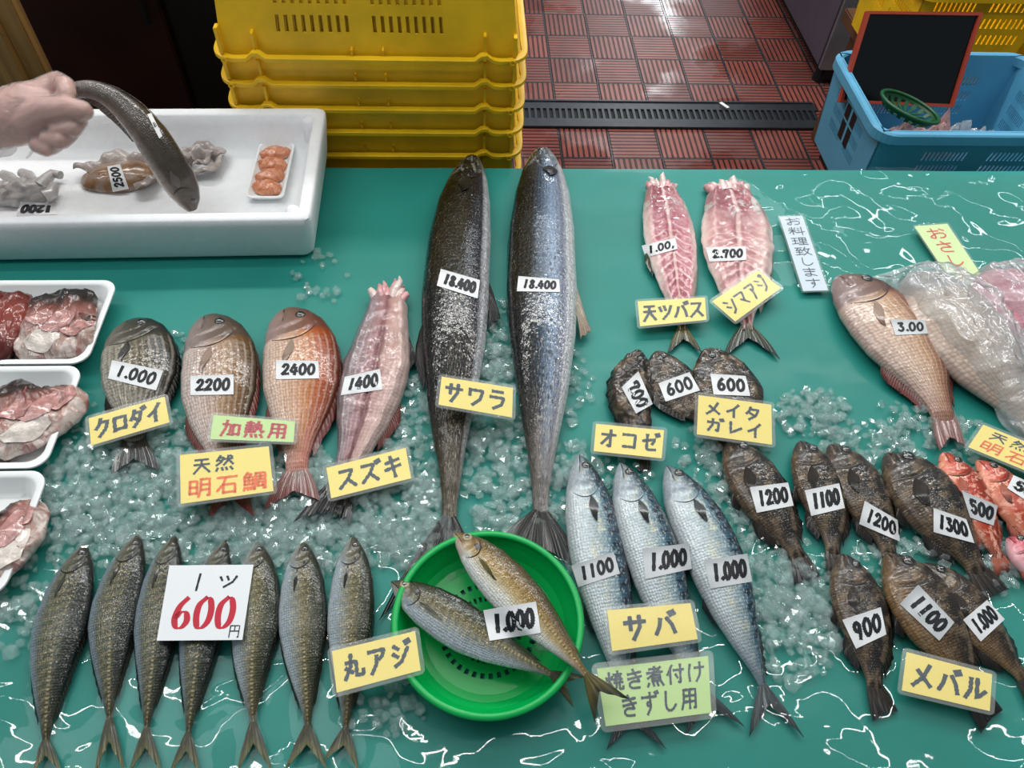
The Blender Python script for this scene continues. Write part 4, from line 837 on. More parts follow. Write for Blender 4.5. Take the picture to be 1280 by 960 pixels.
# ------------------------------------------------------------------ yellow crates, upside down in a nest
def crate_stack():
    Y = 1.206; x0, x1 = -.420, .096; W_, D_ = x1-x0, .40; cx, cy = (x0+x1)/2, Y+.40/2
    rims = [.872, .826, .779, .733, .683, .634]
    labels = ['topmost yellow crate of the upturned stack, its slotted wall in view', 'second yellow crate from the top of the upturned stack', 'third yellow crate from the top of the upturned stack',
              'fourth yellow crate from the top of the upturned stack', 'fifth yellow crate from the top, its rim just above the tarp', 'lowest visible yellow crate of the stack, mostly hidden by the table edge']
    H = .30; tp = .10                                # wall height, inward taper per metre of height
    def front(u, w, off): return Vector((x0+.012+w*tp+(W_-.024-2*w*tp)*u, Y+.012+w*tp+off, 0))
    slots = []
    us = [0.0]; marks = []
    for (a, b) in ((.197, .428), (.520, .745)):
        for k in range(9):
            c = a+(b-a)*k/8; us += [c-.006, c+.006]; marks.append((c-.006, c+.006))
    us.append(1.0); us = sorted(us+[.09, .47, .85, .95])
    ws = [0, .010, .038, .065, .082, .109, .14, .17, .20, .27, H]
    for n, (rz, lab) in enumerate(zip(rims, labels)):
        r = thing('yellow_crate', lab, 'crate', (cx, cy, rz-.008), 'stack of yellow crates')
        def P_(u, w, off): p = front(u, w, off); p.z = rz+w; return p
        mask = [[not (any(abs(us[j]-a) < 1e-6 for a, b in marks) and ws[i] in (.038, .082)) for j in range(len(us)-1)] for i in range(len(ws)-1)]
        bulge = lambda u: -.004*math.exp(-((u-.475)/.035)**2)
        V, F, _ = cell_solid([[P_(u, w, 0) for u in us] for w in ws], [[P_(u, w, .003) for u in us] for w in ws], mask)
        mk('slotted_wall', V, F, M_YCR, r, False)
        mb = MB()                                    # the other three walls and the bottom, which is on top here
        def ring(w, ins):
            a = .012+w*tp+ins; return [Vector((x0+a, Y+a, rz+w)), Vector((x1-a, Y+a, rz+w)), Vector((x1-a, Y+D_-a, rz+w)), Vector((x0+a, Y+D_-a, rz+w))]
        o0, o1, i0, i1 = ring(0, 0), ring(H, 0), ring(0, .003), ring(H-.003, .003)
        V = o0+o1+i0+i1
        Fq = []
        for k in (1, 2, 3):
            l = (k+1) % 4; Fq += [(k, l, 4+l, 4+k), (8+k, 12+k, 12+l, 8+l), (k, 8+k, 8+l, l)]
        Fq += [(4, 5, 6, 7), (12, 15, 14, 13)]
        mb.add(V, Fq); mb.build('shell', M_YCR, r, False)
        # rolled rim with two humps on the long side
        path = rrect(cx, cy, W_, D_, .035, rz, 8); dense = []
        for k in range(len(path)):
            a, b = path[k], path[(k+1) % len(path)]; m = max(1, int((b-a).length/.010))
            for t in range(m): dense.append(a.lerp(b, t/m))
        cen = Vector((cx, cy, rz)); rings = []
        for p in dense:
            u = (p.x-x0)/W_; hump = sum(.010*math.exp(-((u-c)/.022)**4) for c in (.135, .868)) if abs(p.y-Y) < .02 else 0
            ou = (p-cen); ou.z = 0
            q = Vector((max(-1, min(1, ou.x/(W_/2-.03)))**11, max(-1, min(1, ou.y/(D_/2-.03)))**11, 0)); q = q.normalized() if q.length > 1e-5 else ou.normalized()
            pr = []
            for (a, b) in ((-.006, .004), (-.006, -.004), (.001, -.006), (.006, -.003), (.006, .003), (.001, .005)): pr.append(p+q*a+Vector((0, 0, b+hump)))
            rings.append(pr)
        k = len(rings); V = [v for q in rings for v in q]; Fr = []
        for i in range(k):
            for j in range(6): Fr.append((i*6+j, i*6+(j+1) % 6, ((i+1) % k)*6+(j+1) % 6, ((i+1) % k)*6+j))
        rim = mk('rim', V, Fr, M_YCR, r, True)
        for u, w, hh in ((.028, .006, .050), (.135, .005, .042), (.440, .003, .016), (.540, .003, .016), (.868, .005, .042), (.965, .006, .040)):
            mb = MB(); xx = x0+W_*u; mb.box((xx-w/2, Y+.002, rz+.006), (xx+w/2, Y+.012+hh*tp+.001, rz+min(hh, .0455 if n else hh)-.0), .0008); mb.build('rib', M_YCR, r)
        for u in (.036, .958):
            mb = MB(); xx = x0+W_*u; k = 10
            ri = [[Vector((xx+math.cos(a)*q, Y-.006+.004*z_, rz+.001+math.sin(a)*q)) for a in [2*math.pi*i/k for i in range(k)]] for q, z_ in ((.0052, 0), (.0052, -.4), (.0028, -.4), (.0028, .6))]
            mb.loft(ri); mb.build('peg_hole', M_YCR, r, True)
    # what carries the stack below the table edge
    mb = MB(); mb.box((x0+.02, Y+.02, 0), (x1-.02, Y+D_-.02, .022), .003); mb.box((x0+.03, Y+.03, .022), (x0+.11, Y+D_-.03, .08)); mb.box((x1-.11, Y+.03, .022), (x1-.03, Y+D_-.03, .08)); mb.box((x0+.02, Y+.02, .08), (x1-.02, Y+D_-.02, .10), .003); mb.box((x0+.06, Y+.06, .10), (x1-.06, Y+D_-.06, .622))
    tag(mb.build('crate_stand', M_DKW), 'dark stand under the stack of yellow crates, hidden below the table edge', 'stand')
crate_stack()

# ------------------------------------------------------------------ behind the table, right
M_FRZ = plain('purple_grey_panel', '4a4450', .45, .4, .15, 5)
M_STEEL = plain('dull_steel', '8a9094', .3, .5, .1, 14, metal=.7)
fz = thing('freezer_cabinet', 'purple grey freezer cabinet with dull steel front behind the blue crate', 'freezer', (1.8, 3.1, 0))
mb = MB(); mb.box((1.305, 2.62, .06), (2.4, 3.9, 1.15), .006); mb.build('body', M_FRZ, fz)
mb = MB(); mb.box((1.305, 2.594, .06), (2.4, 2.618, 1.15), .004); dd = mb.build('door', M_STEEL, fz)
mb = MB(); mb.box((1.42, 2.568, .5), (1.44, 2.592, .95), .004); mb.build('handle', M_DARKM, dd)
for (a, b) in ((1.34, 2.64), (1.34, 3.85), (2.35, 2.64), (2.35, 3.85)):
    mb = MB(); mb.tube([(a, b, 0), (a, b, .062)], [.03, .02], 12); mb.build('foot', M_BLACKF, fz)
mb = MB(); mb.box((1.335, 2.60, .022), (2.38, 3.88, .058)); mb.build('plinth', M_BLACKF, fz)
def crate(name, label, x0, x1, y0, y1, z0, z1, mat, tp=.08, slot_rows=(.2, .36, .52), nsl=12, group=None, rimw=.018, slanted=.0, groups=((.12, .42), (.56, .90)), rr=.03):
    """open crate: four slotted walls, base, flat rim"""
    H = z1-z0; r = thing(name, label, 'crate', ((x0+x1)/2, (y0+y1)/2, z0), group)
    wallP = dict(front=lambda u, w, o: Vector((x0+(1-w)*H*tp+(x1-x0-2*(1-w)*H*tp)*u, y0+(1-w)*H*tp+o, z0+w*H)), back=lambda u, w, o: Vector((x0+(1-w)*H*tp+(x1-x0-2*(1-w)*H*tp)*u, y1-(1-w)*H*tp-o, z0+w*H)),
                 left=lambda u, w, o: Vector((x0+(1-w)*H*tp+o, y0+(1-w)*H*tp+(y1-y0-2*(1-w)*H*tp)*u, z0+w*H)), right=lambda u, w, o: Vector((x1-(1-w)*H*tp-o, y0+(1-w)*H*tp+(y1-y0-2*(1-w)*H*tp)*u, z0+w*H)))
    for side, fn in wallP.items():
        us = [0.0, 1.0]; mk_ = []
        for a, b in groups:
            for k in range(nsl):
                c = a+(b-a)*k/(nsl-1); hw = (b-a)/nsl*.22; us += [c-hw, c+hw]; mk_.append(round(c-hw, 6))
        us = sorted(us); ws = [0.0, 1.0]; mw = []
        for s_ in slot_rows: ws += [s_, s_+.10]; mw.append(s_)
        ws = sorted(ws)
        mask = [[not (round(us[j], 6) in mk_ and ws[i] in mw) for j in range(len(us)-1)] for i in range(len(ws)-1)]
        sl = lambda u, w: min(1, max(0, u+slanted*(w-.4)*math.sin(u*math.pi)))
        V, F, _ = cell_solid([[fn(sl(u, w), w, 0) for u in us] for w in ws], [[fn(sl(u, w), w, .003) for u in us] for w in ws], mask)
        mk('slotted_wall', V, F, mat, r, False)
    mb = MB(); a = H*tp; mb.box((x0+a, y0+a, z0), (x1-a, y1-a, z0+.004)); mb.build('base', mat, r)
    cx, cy = (x0+x1)/2, (y0+y1)/2; w, d = x1-x0, y1-y0
    mb = MB(); g = rimw
    rg = [rrect(cx, cy, w-.004, d-.004, rr, z1-.022, 6), rrect(cx, cy, w+2*g, d+2*g, rr+g, z1-.022, 6), rrect(cx, cy, w+2*g, d+2*g, rr+g, z1-.003, 6), rrect(cx, cy, w+2*g-.006, d+2*g-.006, rr+g, z1, 6), rrect(cx, cy, w+.002, d+.002, rr, z1, 6), rrect(cx, cy, w-.004, d-.004, rr, z1-.004, 6)]
    k = len(rg[0]); V = [p for q in rg for p in q]; F = [(i*k+j, i*k+(j+1) % k, ((i+1) % 6)*k+(j+1) % k, ((i+1) % 6)*k+j) for i in range(6) for j in range(k)]
    mb.add(V, F); mb.build('rim', mat, r, False); return r
bc = crate('blue_crate', 'open light blue crate behind the table, holding a black tray', .806, 1.225, 1.258, 1.545, .50, .709, M_BLU, .07, (.34, .50, .66), 11, slanted=.06, rimw=.014, groups=((.25, .45), (.58, .80)))
for (u0, u1, w0, w1) in ((.40, .48, .40, .60), (.52, .60, .40, .60), (.40, .48, .63, .78), (.52, .60, .63, .78)):   # dark printed mark on its left wall
    mb = MB(); H = .209; g = lambda u, w, o: Vector((.806+(1-w)*H*.07-o, 1.258+(1-w)*H*.07+(.287-2*(1-w)*H*.07)*u, .50+w*H))
    mb.loft([[g(u0, w0, .0002), g(u1, w0, .0002), g(u1, w1, .0002), g(u0, w1, .0002)], [g(u0, w0, .0008), g(u1, w0, .0008), g(u1, w1, .0008), g(u0, w1, .0008)]], True, True); mb.build('printed_mark', M_DKW, bc)
mb = MB(); mb.box((.84, 1.29, .46), (1.19, 1.515, .498), .004)
for a in (.86, 1.14):
    for b in (1.31, 1.46): mb.box((a, b, 0), (a+.03, b+.03, .46))
tag(mb.build('low_stand', M_DKW), 'dark stand under the light blue crate, hidden below the table edge', 'stand')
# black tray with a red frame leaning in the crate
C4 = [aty(1083, 14, 1.535), aty(1227, 16, 1.535), aty(1190, 134, 1.44), aty(1048, 128, 1.44)]
_nz = (C4[1]-C4[0]).cross(C4[3]-C4[0]).normalized()
if _nz.dot(CAM-C4[0]) < 0: _nz = -_nz
def bt(u, v, o): return (C4[0]*(1-u)+C4[1]*u)*(1-v)+(C4[3]*(1-u)+C4[2]*u)*v+_nz*o
M_BLKT = plain('black_panel', '04070a', .22, .4); M_RFR = plain('red_frame', '9c3a28', .45, .4)
bt_ = thing('black_tray', 'black panel tray with orange red frame leaning in the blue crate', 'tray', tuple((C4[2]+C4[3])/2))
mb = MB(); mb.loft([[bt(u, v, o) for u, v in ((.02, .02), (.98, .02), (.98, .98), (.02, .98))] for o in (-.004, .0)], True, True); mb.build('panel', M_BLKT, bt_)
def fr(d, o): return [bt(u, v, o) for u, v in ((d, d*1.1), (1-d, d*1.1), (1-d, 1-d*1.1), (d, 1-d*1.1))]
mb = MB(); rg = [fr(0, -.008), fr(0, .006), fr(.028, .006), fr(.030, .0005), fr(.034, -.008)]; k = 4
V = [p for q in rg for p in q]; mb.add(V, [(i*k+j, i*k+(j+1) % k, ((i+1) % 5)*k+(j+1) % k, ((i+1) % 5)*k+j) for i in range(5) for j in range(k)]); mb.build('frame', M_RFR, bt_)
def basket(name, label, c, rad, hgt, mat, ax, ay, az, prof, ring_holes, seg=64, cat='basket', th=.0016):
    """round strainer: rings from the centre out; ring_holes = ring index -> every how many cells a bar stays"""
    r = thing(name, label, cat, tuple(c))
    P, Q = [], []
    for (q, h) in prof:
        P.append([c+ax*math.cos(a)*q*rad+ay*math.sin(a)*q*rad+az*(h*hgt+th) for a in [2*math.pi*j/seg for j in range(seg)]])
        Q.append([c+ax*math.cos(a)*q*rad+ay*math.sin(a)*q*rad+az*(h*hgt) for a in [2*math.pi*j/seg for j in range(seg)]])
    mask = [[not (i in ring_holes and (j % ring_holes[i]) == 0) for j in range(seg)] for i in range(len(prof)-1)]
    V, F, _ = cell_solid(P, Q, mask, True); b = reg(mk('bowl', V, F, mat, r, False))
    mb = MB(); rr_ = []
    for a in [2*math.pi*j/seg for j in range(seg)]:
        o = c+ax*math.cos(a)*rad+ay*math.sin(a)*rad+az*hgt; d = ax*math.cos(a)+ay*math.sin(a)
        rr_.append([o+d*math.cos(t)*.0042+az*math.sin(t)*.0034 for t in [2*math.pi*k/8 for k in range(8)]])
    V = [p for q in rr_ for p in q]; mb.add(V, [(i*8+j, i*8+(j+1) % 8, ((i+1) % seg)*8+(j+1) % 8, ((i+1) % seg)*8+j) for i in range(seg) for j in range(8)]); reg(mb.build('rim', mat, r, True))
    return r, b
_c = Vector((.915, 1.335, .600)); _az = Vector((.10, -.50, .86)).normalized(); _ax = Vector((1, -.25, -.25)); _ax = (_ax-_az*_ax.dot(_az)).normalized(); _ay = _az.cross(_ax)
_d = ray(1133, 140).normalized(); _ax = (rgt*85-upv*38).normalized(); _pp = (upv*85+rgt*38).normalized(); _ay = (_d*.93+_pp*.36).normalized(); _ay = (_ay-_ax*_ay.dot(_ax)).normalized(); _az = _ax.cross(_ay)
if _az.z < 0: _az = -_az
_c = aty(1133, 140, 1.33)-_az*.006
basket('small_strainer', 'small dark green oval strainer basket lying in the blue crate', _c, .062, .018, M_DGRN, _ax, _ay*.9, _az, [(.05, 0), (.3, 0), (.55, 0), (.82, .1), (.92, .5), (1, 1)], {1: 2, 2: 2, 3: 2}, 40)
M_BAGP_ = film_mat('red_printed_bag', (.75, .45, .42, 1), .45, 3.0)
def heap_bag(name, label, c, rx, ry, h, mat, seed, cat='plastic bag', k=26, red=None):
    P, Q = [], []
    for i in range(22):
        r1, r2 = [], []
        for j in range(34):
            u, v = -1+2*i/21, -1+2*j/33; q = max(abs(u), abs(v)); e = max(0, 1-q**3)
            p = Vector((c.x+rx*u*(1-.18*v*v), c.y+ry*v*(1-.18*u*u), c.z))
            n = mnoise.noise(p*k+Vector((seed, 0, 0))); n2 = .5-abs(mnoise.noise(p*k*1.7+Vector((0, seed, 0))))
            z = e**.7*h*(.55+.6*n+.5*n2); r1.append(p+Vector((0, 0, max(.0006, z)))); r2.append(p+Vector((0, 0, max(.0002, z-.0006))))
        P.append(r1); Q.append(r2)
    V, F, _ = cell_solid(P, Q); return tag(mk(name, V, F, mat, None, True), label, cat)
heap_bag('plastic_bag', 'crumpled clear bag with red printing in the front of the blue crate', Vector((.935, 1.335, .515)), .11, .06, .19, M_BAGP_, 4)
heap_bag('plastic_bag', 'crumpled clear bag beside the black tray, toward the right wall of the blue crate', Vector((1.09, 1.36, .515)), .09, .08, .15, M_BAG, 9)
# wooden bench with yellow crates further back
mb = MB(); mb.box((1.16, 1.80, .40), (2.1, 2.30, .44), .004)
M_BRD = plain('brown_bench', '5a3a24', .6, .3, .2, 8)
bn = thing('wooden_bench', 'brown wooden bench behind the blue crate carrying yellow crates', 'bench', (1.4, 1.95, 0)); mb.build('seat_board', M_BRD, bn)
for a in (1.2, 2.0):
    for b in (1.84, 2.22): mb = MB(); mb.box((a, b, 0), (a+.05, b+.05, .40)); mb.build('leg', M_BRD, bn)
crate('yellow_crate', 'slotted yellow crate standing behind the black tray', 1.13, 1.465, 1.86, 2.2, .445, .70, M_YCR, .05, (.45, .62, .79), 9, 'yellow crates on the bench')
crate('yellow_crate', 'yellow crate cut off at the top right, right of the one behind the black tray', 1.53, 1.90, 1.84, 2.2, .445, .70, M_YCR, .05, (.62, .79), 9, 'yellow crates on the bench')

# ------------------------------------------------------------------ white foam box
def foam_box():
    x0, x1, y0, y1 = -.86, -.246, .900, 1.195; h = .086
    cx, cy = (x0+x1)/2, (y0+y1)/2; w, d = x1-x0, y1-y0
    ax = Vector((math.cos(R(-1.3)), -math.sin(R(-1.3)), 0)); ax = Vector((1, .022, 0)).normalized(); ay = Vector((-.022, 1, 0)).normalized()
    r = thing('foam_box', 'long white foam fish box at the back left of the table', 'foam box', (cx, cy, TZ))
    g = lambda ins, z, rad, : rrect(cx, cy, w-2*ins, d-2*ins, rad, TZ+z, 7, ax, ay)
    mb = MB(); mb.loft([g(.012, .0025, .014), g(.008, .008, .018), g(.0, h-.014, .018), g(.0, h-.003, .016), g(.003, h, .015), g(.017, h, .012), g(.020, h-.003, .016), g(.024, h-.02, .022), g(.032, .030, .030), g(.046, .020, .03)], True, True)
    reg(mb.build('shell', M_FOAM, r, True)); 
    for (a, b) in ((w/2-.030, d/2-.030), (w/2-.030, -d/2+.030)):    # rounded corner posts inside the rim
        c = Vector((cx, cy, TZ))+ax*a+ay*b; mb = MB(); k = 16
        mb.loft([[c+Vector((math.cos(t)*q, math.sin(t)*q, z)) for t in [2*math.pi*i/k for i in range(k)]] for q, z in ((.012, .02), (.011, h-.006), (.007, h-.002), (.002, h-.001))], True, True); mb.build('corner_post', M_FOAM, r, True)
    p = lambda u, w_: Vector((x1+.0005-.006*(1-w_), y0+.03+u*.05, TZ+h*w_))     # pen mark on the end wall
    mb = MB()
    for (u0, w0, u1, w1) in ((0, .8, .25, .45), (.25, .8, 0, .45), (.3, .62, .45, .62)):
        a, b = p(u0, w0), p(u1, w1); mb.tube([a, b], .0012, 6)
    mb.build('pen_mark', M_INK, r, True)
foam_box()
def tray(label, x1, y0, y1, w, h=.026, group=None, x0=None, mat=None, name='foam_tray', z=0.003, ax=None, ay=None, rad=.022, lip=.008):
    cx, cy, d = x1-w/2, (y0+y1)/2, y1-y0
    r = thing(name, label, 'foam tray', (cx, cy, TZ+z), group)
    g = lambda ins, zz, q: rrect(cx, cy, w-2*ins, d-2*ins, q, TZ+z+zz, 7, ax, ay)
    mb = MB(); mb.loft([g(lip*2.2, 0, rad), g(lip*.9, h-.003, rad), g(0, h-.0025, rad), g(0, h, rad), g(lip*.8, h+.0006, rad*.9), g(lip*1.2, h-.002, rad*.9), g(lip*2.2, .006, rad*.9), g(lip*2.8, .004, rad*.8)], True, True)
    reg(mb.build('shell', mat or M_TRAY, r, True)); return r
TG = 'foam trays of cut fish at the left edge'
tray('white foam tray of cut fish heads nearest the foam box', -.527, .676, .836, .40, group=TG)
tray('white foam tray with a brown backed fish head, middle of the three at left', -.529, .510, .672, .40, group=TG)
tray('white foam tray with an eyed fish head, nearest of the three at left', -.522, .344, .506, .40, group=TG)
# ------------------------------------------------------------------ the fish on the table
def std(f, pm=None, fm=None, tm=None, eye_kw={}, pect={}, dorsal=True):
    pass
SC = 'row of horse mackerel along the front'
ROW = [
 ([(107, 681), (92, 728), (77, 780), (67, 830), (60, 885), (57, 933)], 63, (42, 966), (77, 966), 'horse mackerel at the left end of the front row'),
 ([(174, 669), (156, 722), (142, 775), (138, 825), (137, 870), (137, 905)], 60, (119, 966), (156, 966), 'dark horse mackerel second from the left end of the front row'),
 ([(219, 670), (206, 722), (196, 785), (191, 835), (186, 880), (183, 917)], 56, (162, 966), (203, 968), 'third horse mackerel, half under the left side of the red 600 sign'),
 ([(283, 676), (268, 722), (253, 785), (246, 830), (240, 880), (235, 923)], 54, (212, 968), (250, 968), 'fourth horse mackerel, its middle covered by the red 600 sign'),
 ([(322, 678), (322, 730), (319, 785), (315, 830), (315, 875), (317, 910)], 62, (297, 964), (340, 964), 'fifth horse mackerel, at the right edge of the red 600 sign'),
 ([(379, 677), (379, 730), (379, 785), (380, 830), (383, 875), (385, 913)], 62, (357, 962), (409, 963), 'horse mackerel left of the one under the round scad card'),
 ([(442, 671), (441, 725), (438, 785), (436, 830), (434, 875), (432, 917)], 60, (405, 950), (449, 966), 'horse mackerel at the right end of the front row, under the yellow card'),
]
ROW[5] = ROW[5][:4]+('sixth horse mackerel of the front row, bare of any sign',)
SCADS = []
for k, (sp, dp, A, B, lab) in enumerate(ROW):
    f = fish('horse_mackerel', lab, 'fish', sp, dp, 'scad', K_SCADS if k in (4, 5, 6) else K_SCAD, .50, 1, (.004, .002), SC, gill=.185); SCADS.append(f)
    eye(f, .075, .66, .075, M_EYED); gill_strip(f, .185); mouth(f, .185)
    pectoral(f, .20, .40, .13, .11, -.04, F_SCADD, .004)
    edge_fin(f, .36, .86, [(0, .02), (.15, .04), (.5, .02), (1, .01)], 1, F_SCADD); edge_fin(f, .50, .86, [(0, .02), (.2, .04), (1, .01)], -1, F_SCADD, 'anal_fin')
    tail(f, A, B, F_SCAD, .62, (.010, .010))
# green strainer with two horse mackerel
bc_ = at(610, 775, .034); bc_.z = TZ+.0035

basket('strainer_basket', 'round bright green plastic strainer holding two horse mackerel', bc_, .102, .034, M_ZARU, Vector((1, 0, 0)), Vector((0, 1, 0)), Vector((0, 0, 1)),
       [(.03, 0), (.16, 0), (.22, 0), (.32, 0), (.38, 0), (.48, 0), (.54, 0), (.64, 0), (.70, 0), (.78, .04), (.86, .20), (.93, .55), (1, 1)], {1: 2, 3: 2, 5: 2}, 72)
f = fish('horse_mackerel', 'darker horse mackerel lying lower in the green strainer', 'fish', [(489, 728), (520, 748), (560, 773), (600, 798), (645, 822), (694, 845)], 62, 'scad', K_SCADS, .46, 1, (.026, .034), 'pair in the green strainer', gill=.20)
eye(f, .09, .66, .105); gill_strip(f, .20); mouth(f, .20); pectoral(f, .225, .40, .16, .13, -.05, F_SCAD, .01); tail(f, (732, 846), (717, 884), F_SCAD, .6, (.030, .022))
edge_fin(f, .40, .88, [(0, .02), (.15, .04), (1, .01)], 1, F_SCADD)
f = fish('horse_mackerel', 'golden horse mackerel lying across the other in the green strainer', 'fish', [(568, 667), (600, 697), (640, 740), (680, 785), (714, 823), (737, 848)], 62, 'scad', K_SCADG, .46, 1, (.032, .052), 'pair in the green strainer', gill=.20)
eye(f, .09, .66, .108); gill_strip(f, .20); mouth(f, .20); pectoral(f, .225, .40, .16, .12, -.05, F_OLIV, .01); GTAIL = tail(f, (786, 874), (744, 903), F_OLIV, .58, (.052, .044)); GT = BODIES[-1]
edge_fin(f, .40, .88, [(0, .04), (.15, .06), (1, .02)], 1, F_OLIV)
# mackerel
SB = 'three mackerel under the yellow card'
for (sp, dp, A, B, lab, bz) in [
 ([(724, 570), (737, 640), (748, 700), (761, 755), (773, 815), (782, 865), (787, 892)], 70, (758, 938), (833, 936), 'leftmost mackerel, tagged 1100', (.004, .002)),
 ([(775, 580), (796, 640), (817, 700), (833, 750), (853, 805), (870, 850), (879, 868)], 68, (856, 922), (931, 908), 'middle mackerel, lying between two others behind the yellow card', (.010, .003)),
 ([(833, 584), (865, 643), (893, 700), (915, 757), (932, 800), (947, 838), (956, 864)], 72, (936, 922), (1005, 921), 'rightmost mackerel, whole body and forked tail in view', (.004, .002))]:
    f = fish('mackerel', lab, 'fish', sp, dp, 'saba', K_SABA, .62, 1, bz, SB)
    eye(f, .085, .62, .095, M_EYED); gill_strip(f, w=.018); mouth(f); pectoral(f, .235, .52, .11, .20, .02, F_PECT, .03)
    edge_fin(f, .42, .54, [(0, .07), (.3, .08), (1, .01)], 1, F_SABA)
    for s in (.78, .82, .86, .90): edge_fin(f, s, s+.02, [(0, .05), (1, .02)], 1, F_SABA, 'finlet', n=5)
    edge_fin(f, .62, .70, [(0, .06), (1, .01)], -1, F_SABA, 'anal_fin')
    tail(f, A, B, F_SABA, .70)
# Spanish mackerel
f = fish('spanish_mackerel', 'dark Spanish mackerel, left of the two longest fish', 'fish', [(592, 196), (580, 258), (571, 345), (567, 435), (563, 530), (563, 590), (562, 630), (561, 655)], 92, 'sawa', K_SAWA, .60, -1, (.004, .003), 'two long Spanish mackerel', gill=.135, N=100)
eye(f, .055, .62, .055, M_EYED); gill_strip(f, .135, w=.06); mouth(f, .135); pectoral(f, .138, .50, .07, .32, .02, F_SAWA, .04)
edge_fin(f, .22, .55, [(0, .05), (.3, .06), (1, .02)], 1, F_SAWA); edge_fin(f, .58, .70, [(0, .10), (.3, .12), (1, .02)], 1, F_SAWA, 'second_dorsal_fin')
edge_fin(f, .46, .52, [(0, .14), (.6, .2), (1, .05)], -1, F_SAWA, 'pelvic_fin', rake=.05)
tail(f, (474, 776), (606, 745), F_SAWA, .80, (.003, .003), .15)
SAW1 = f
f = fish('spanish_mackerel', 'silvery blue Spanish mackerel, right of the two longest fish', 'fish', [(678, 186), (678, 240), (677, 300), (677, 360), (678, 430), (678, 500), (677, 560), (676, 610), (676, 647)], 90, 'sawa', K_SAWB, .60, -1, (.004, .003), 'two long Spanish mackerel', gill=.130, N=100)
eye(f, .055, .62, .055, M_EYED); gill_strip(f, .130, w=.10); mouth(f, .130); pectoral(f, .128, .36, .05, .36, .02, F_SAWA, .04)
edge_fin(f, .22, .55, [(0, .04), (.3, .05), (1, .02)], 1, F_SAWA)
edge_fin(f, .49, .56, [(0, .10), (.7, .22), (1, .08)], -1, F_PALE, 'pelvic_fin', rake=.06)
tail(f, (622, 680), (733, 715), F_SAWA, .25, (.004, .004), .15)
# breams
def bream(lab, sp, dp, mat, A, B, fm, dors=1, kind='sea_bream', group='sea breams beside the Spanish mackerel', eyek=.058, th=.36, base=(.006, .004), es=.13):
    f = fish(kind, lab, 'fish', sp, dp, 'tai', mat, th, dors, base, group, gill=.27)
    eye(f, es, .69, eyek*1.25, M_EYED); gill_strip(f, .27, w=.022); mouth(f, .27, .5, .016); pectoral(f, .285, .42, .16, .15, -.10, fm if fm is F_KURO else F_BRPEC, .008)
    edge_fin(f, .24, .86, [(0, .04), (.15, .08), (.7, .07), (1, .03)], 1, fm, spiny=9, rake=.05); edge_fin(f, .62, .86, [(0, .05), (.3, .08), (1, .03)], -1, fm, 'anal_fin')
    tail(f, A, B, fm, .50, (.014, .014)); return f
bream('black sea bream tagged 1,000, leftmost of the whole fish behind', [(166, 402), (174, 440), (174, 482), (171, 520), (167, 558)], 94, K_KURO, (139, 593), (200, 589), F_KURO, kind='black_sea_bream')
bream('bronze sea bream tagged 2200, between the black and the red bream', [(259, 396), (274, 440), (274, 488), (275, 535), (282, 578), (288, 602)], 98, K_TAI1, (262, 646), (318, 646), F_TAI)
bream('red orange sea bream tagged 2400 with a red tail', [(358, 388), (375, 432), (377, 480), (374, 532), (371, 575), (371, 597)], 99, K_TAI2, (330, 637), (400, 626), F_TAI)
# split sea bass, cut side up
def rag(f, label_part, mat, s0=.02, n=9, amp=.5, seed=1, length=.10):
    """ragged cut head end: torn lobes of flesh"""
    rnd = random.Random(seed)
    mb = MB(); c = f.C[0]; t = (f.C[0]-f.C[6]).normalized(); nn = f.N_[0]
    for k in range(n):
        b = -1+2*k/(n-1); o = c-t*.012+nn*b*f.W[0]*.95+Vector((0, 0, f.TH[0]*(.1+.5*rnd.random())))
        l = f.D*length*(.7+rnd.random()*.9)*(1.15-.5*abs(b)); d = (t+nn*b*.45+Vector((0, 0, rnd.uniform(-.1, .35)))).normalized()
        w = f.D*rnd.uniform(.05, .09)
        mb.tube([o, o+d*l*.4, o+d*l*.8+nn*rnd.uniform(-.004, .004), o+d*l], [w*.9, w, w*.65, w*.15], 8)
    return mb.build(label_part, mat, f.root, True)
f = fish('sea_bass', 'pink split sea bass with ragged cut head, left of the dark Spanish mackerel', 'fish', [(487, 372), (480, 410), (472, 455), (461, 500), (447, 550), (429, 604)], 82, 'bass', K_SUZ, .42, 1, (.005, .003), None, relief=0, fillet=True, noise_amp=.0025)
M_BONE = plain('pale_bone', 'd8c4be', .35, .5, .15, 120, .4, 300, coat=.6, crough=.1)
M_GILLF = plain('raw_gill_flesh', 'd09a9c', .3, .5, .25, 120, .5, 300, coat=.7, crough=.1)
rag(f, 'cut_head', M_GILLF, n=10, seed=3, length=.32); rag(f, 'gill_bones', M_BONE, n=7, seed=13, length=.34); tail(f, (374, 648), (438, 654), F_SAWA, .22, (.015, .015), ragged=.25)
edge_fin(f, .60, .80, [(0, .05), (.3, .12), (1, .03)], 1, F_TAI, 'anal_fin')
edge_fin(f, .22, .36, [(0, .05), (.5, .16), (1, .05)], 1, F_SAWA, 'pectoral_fin', rake=.08)
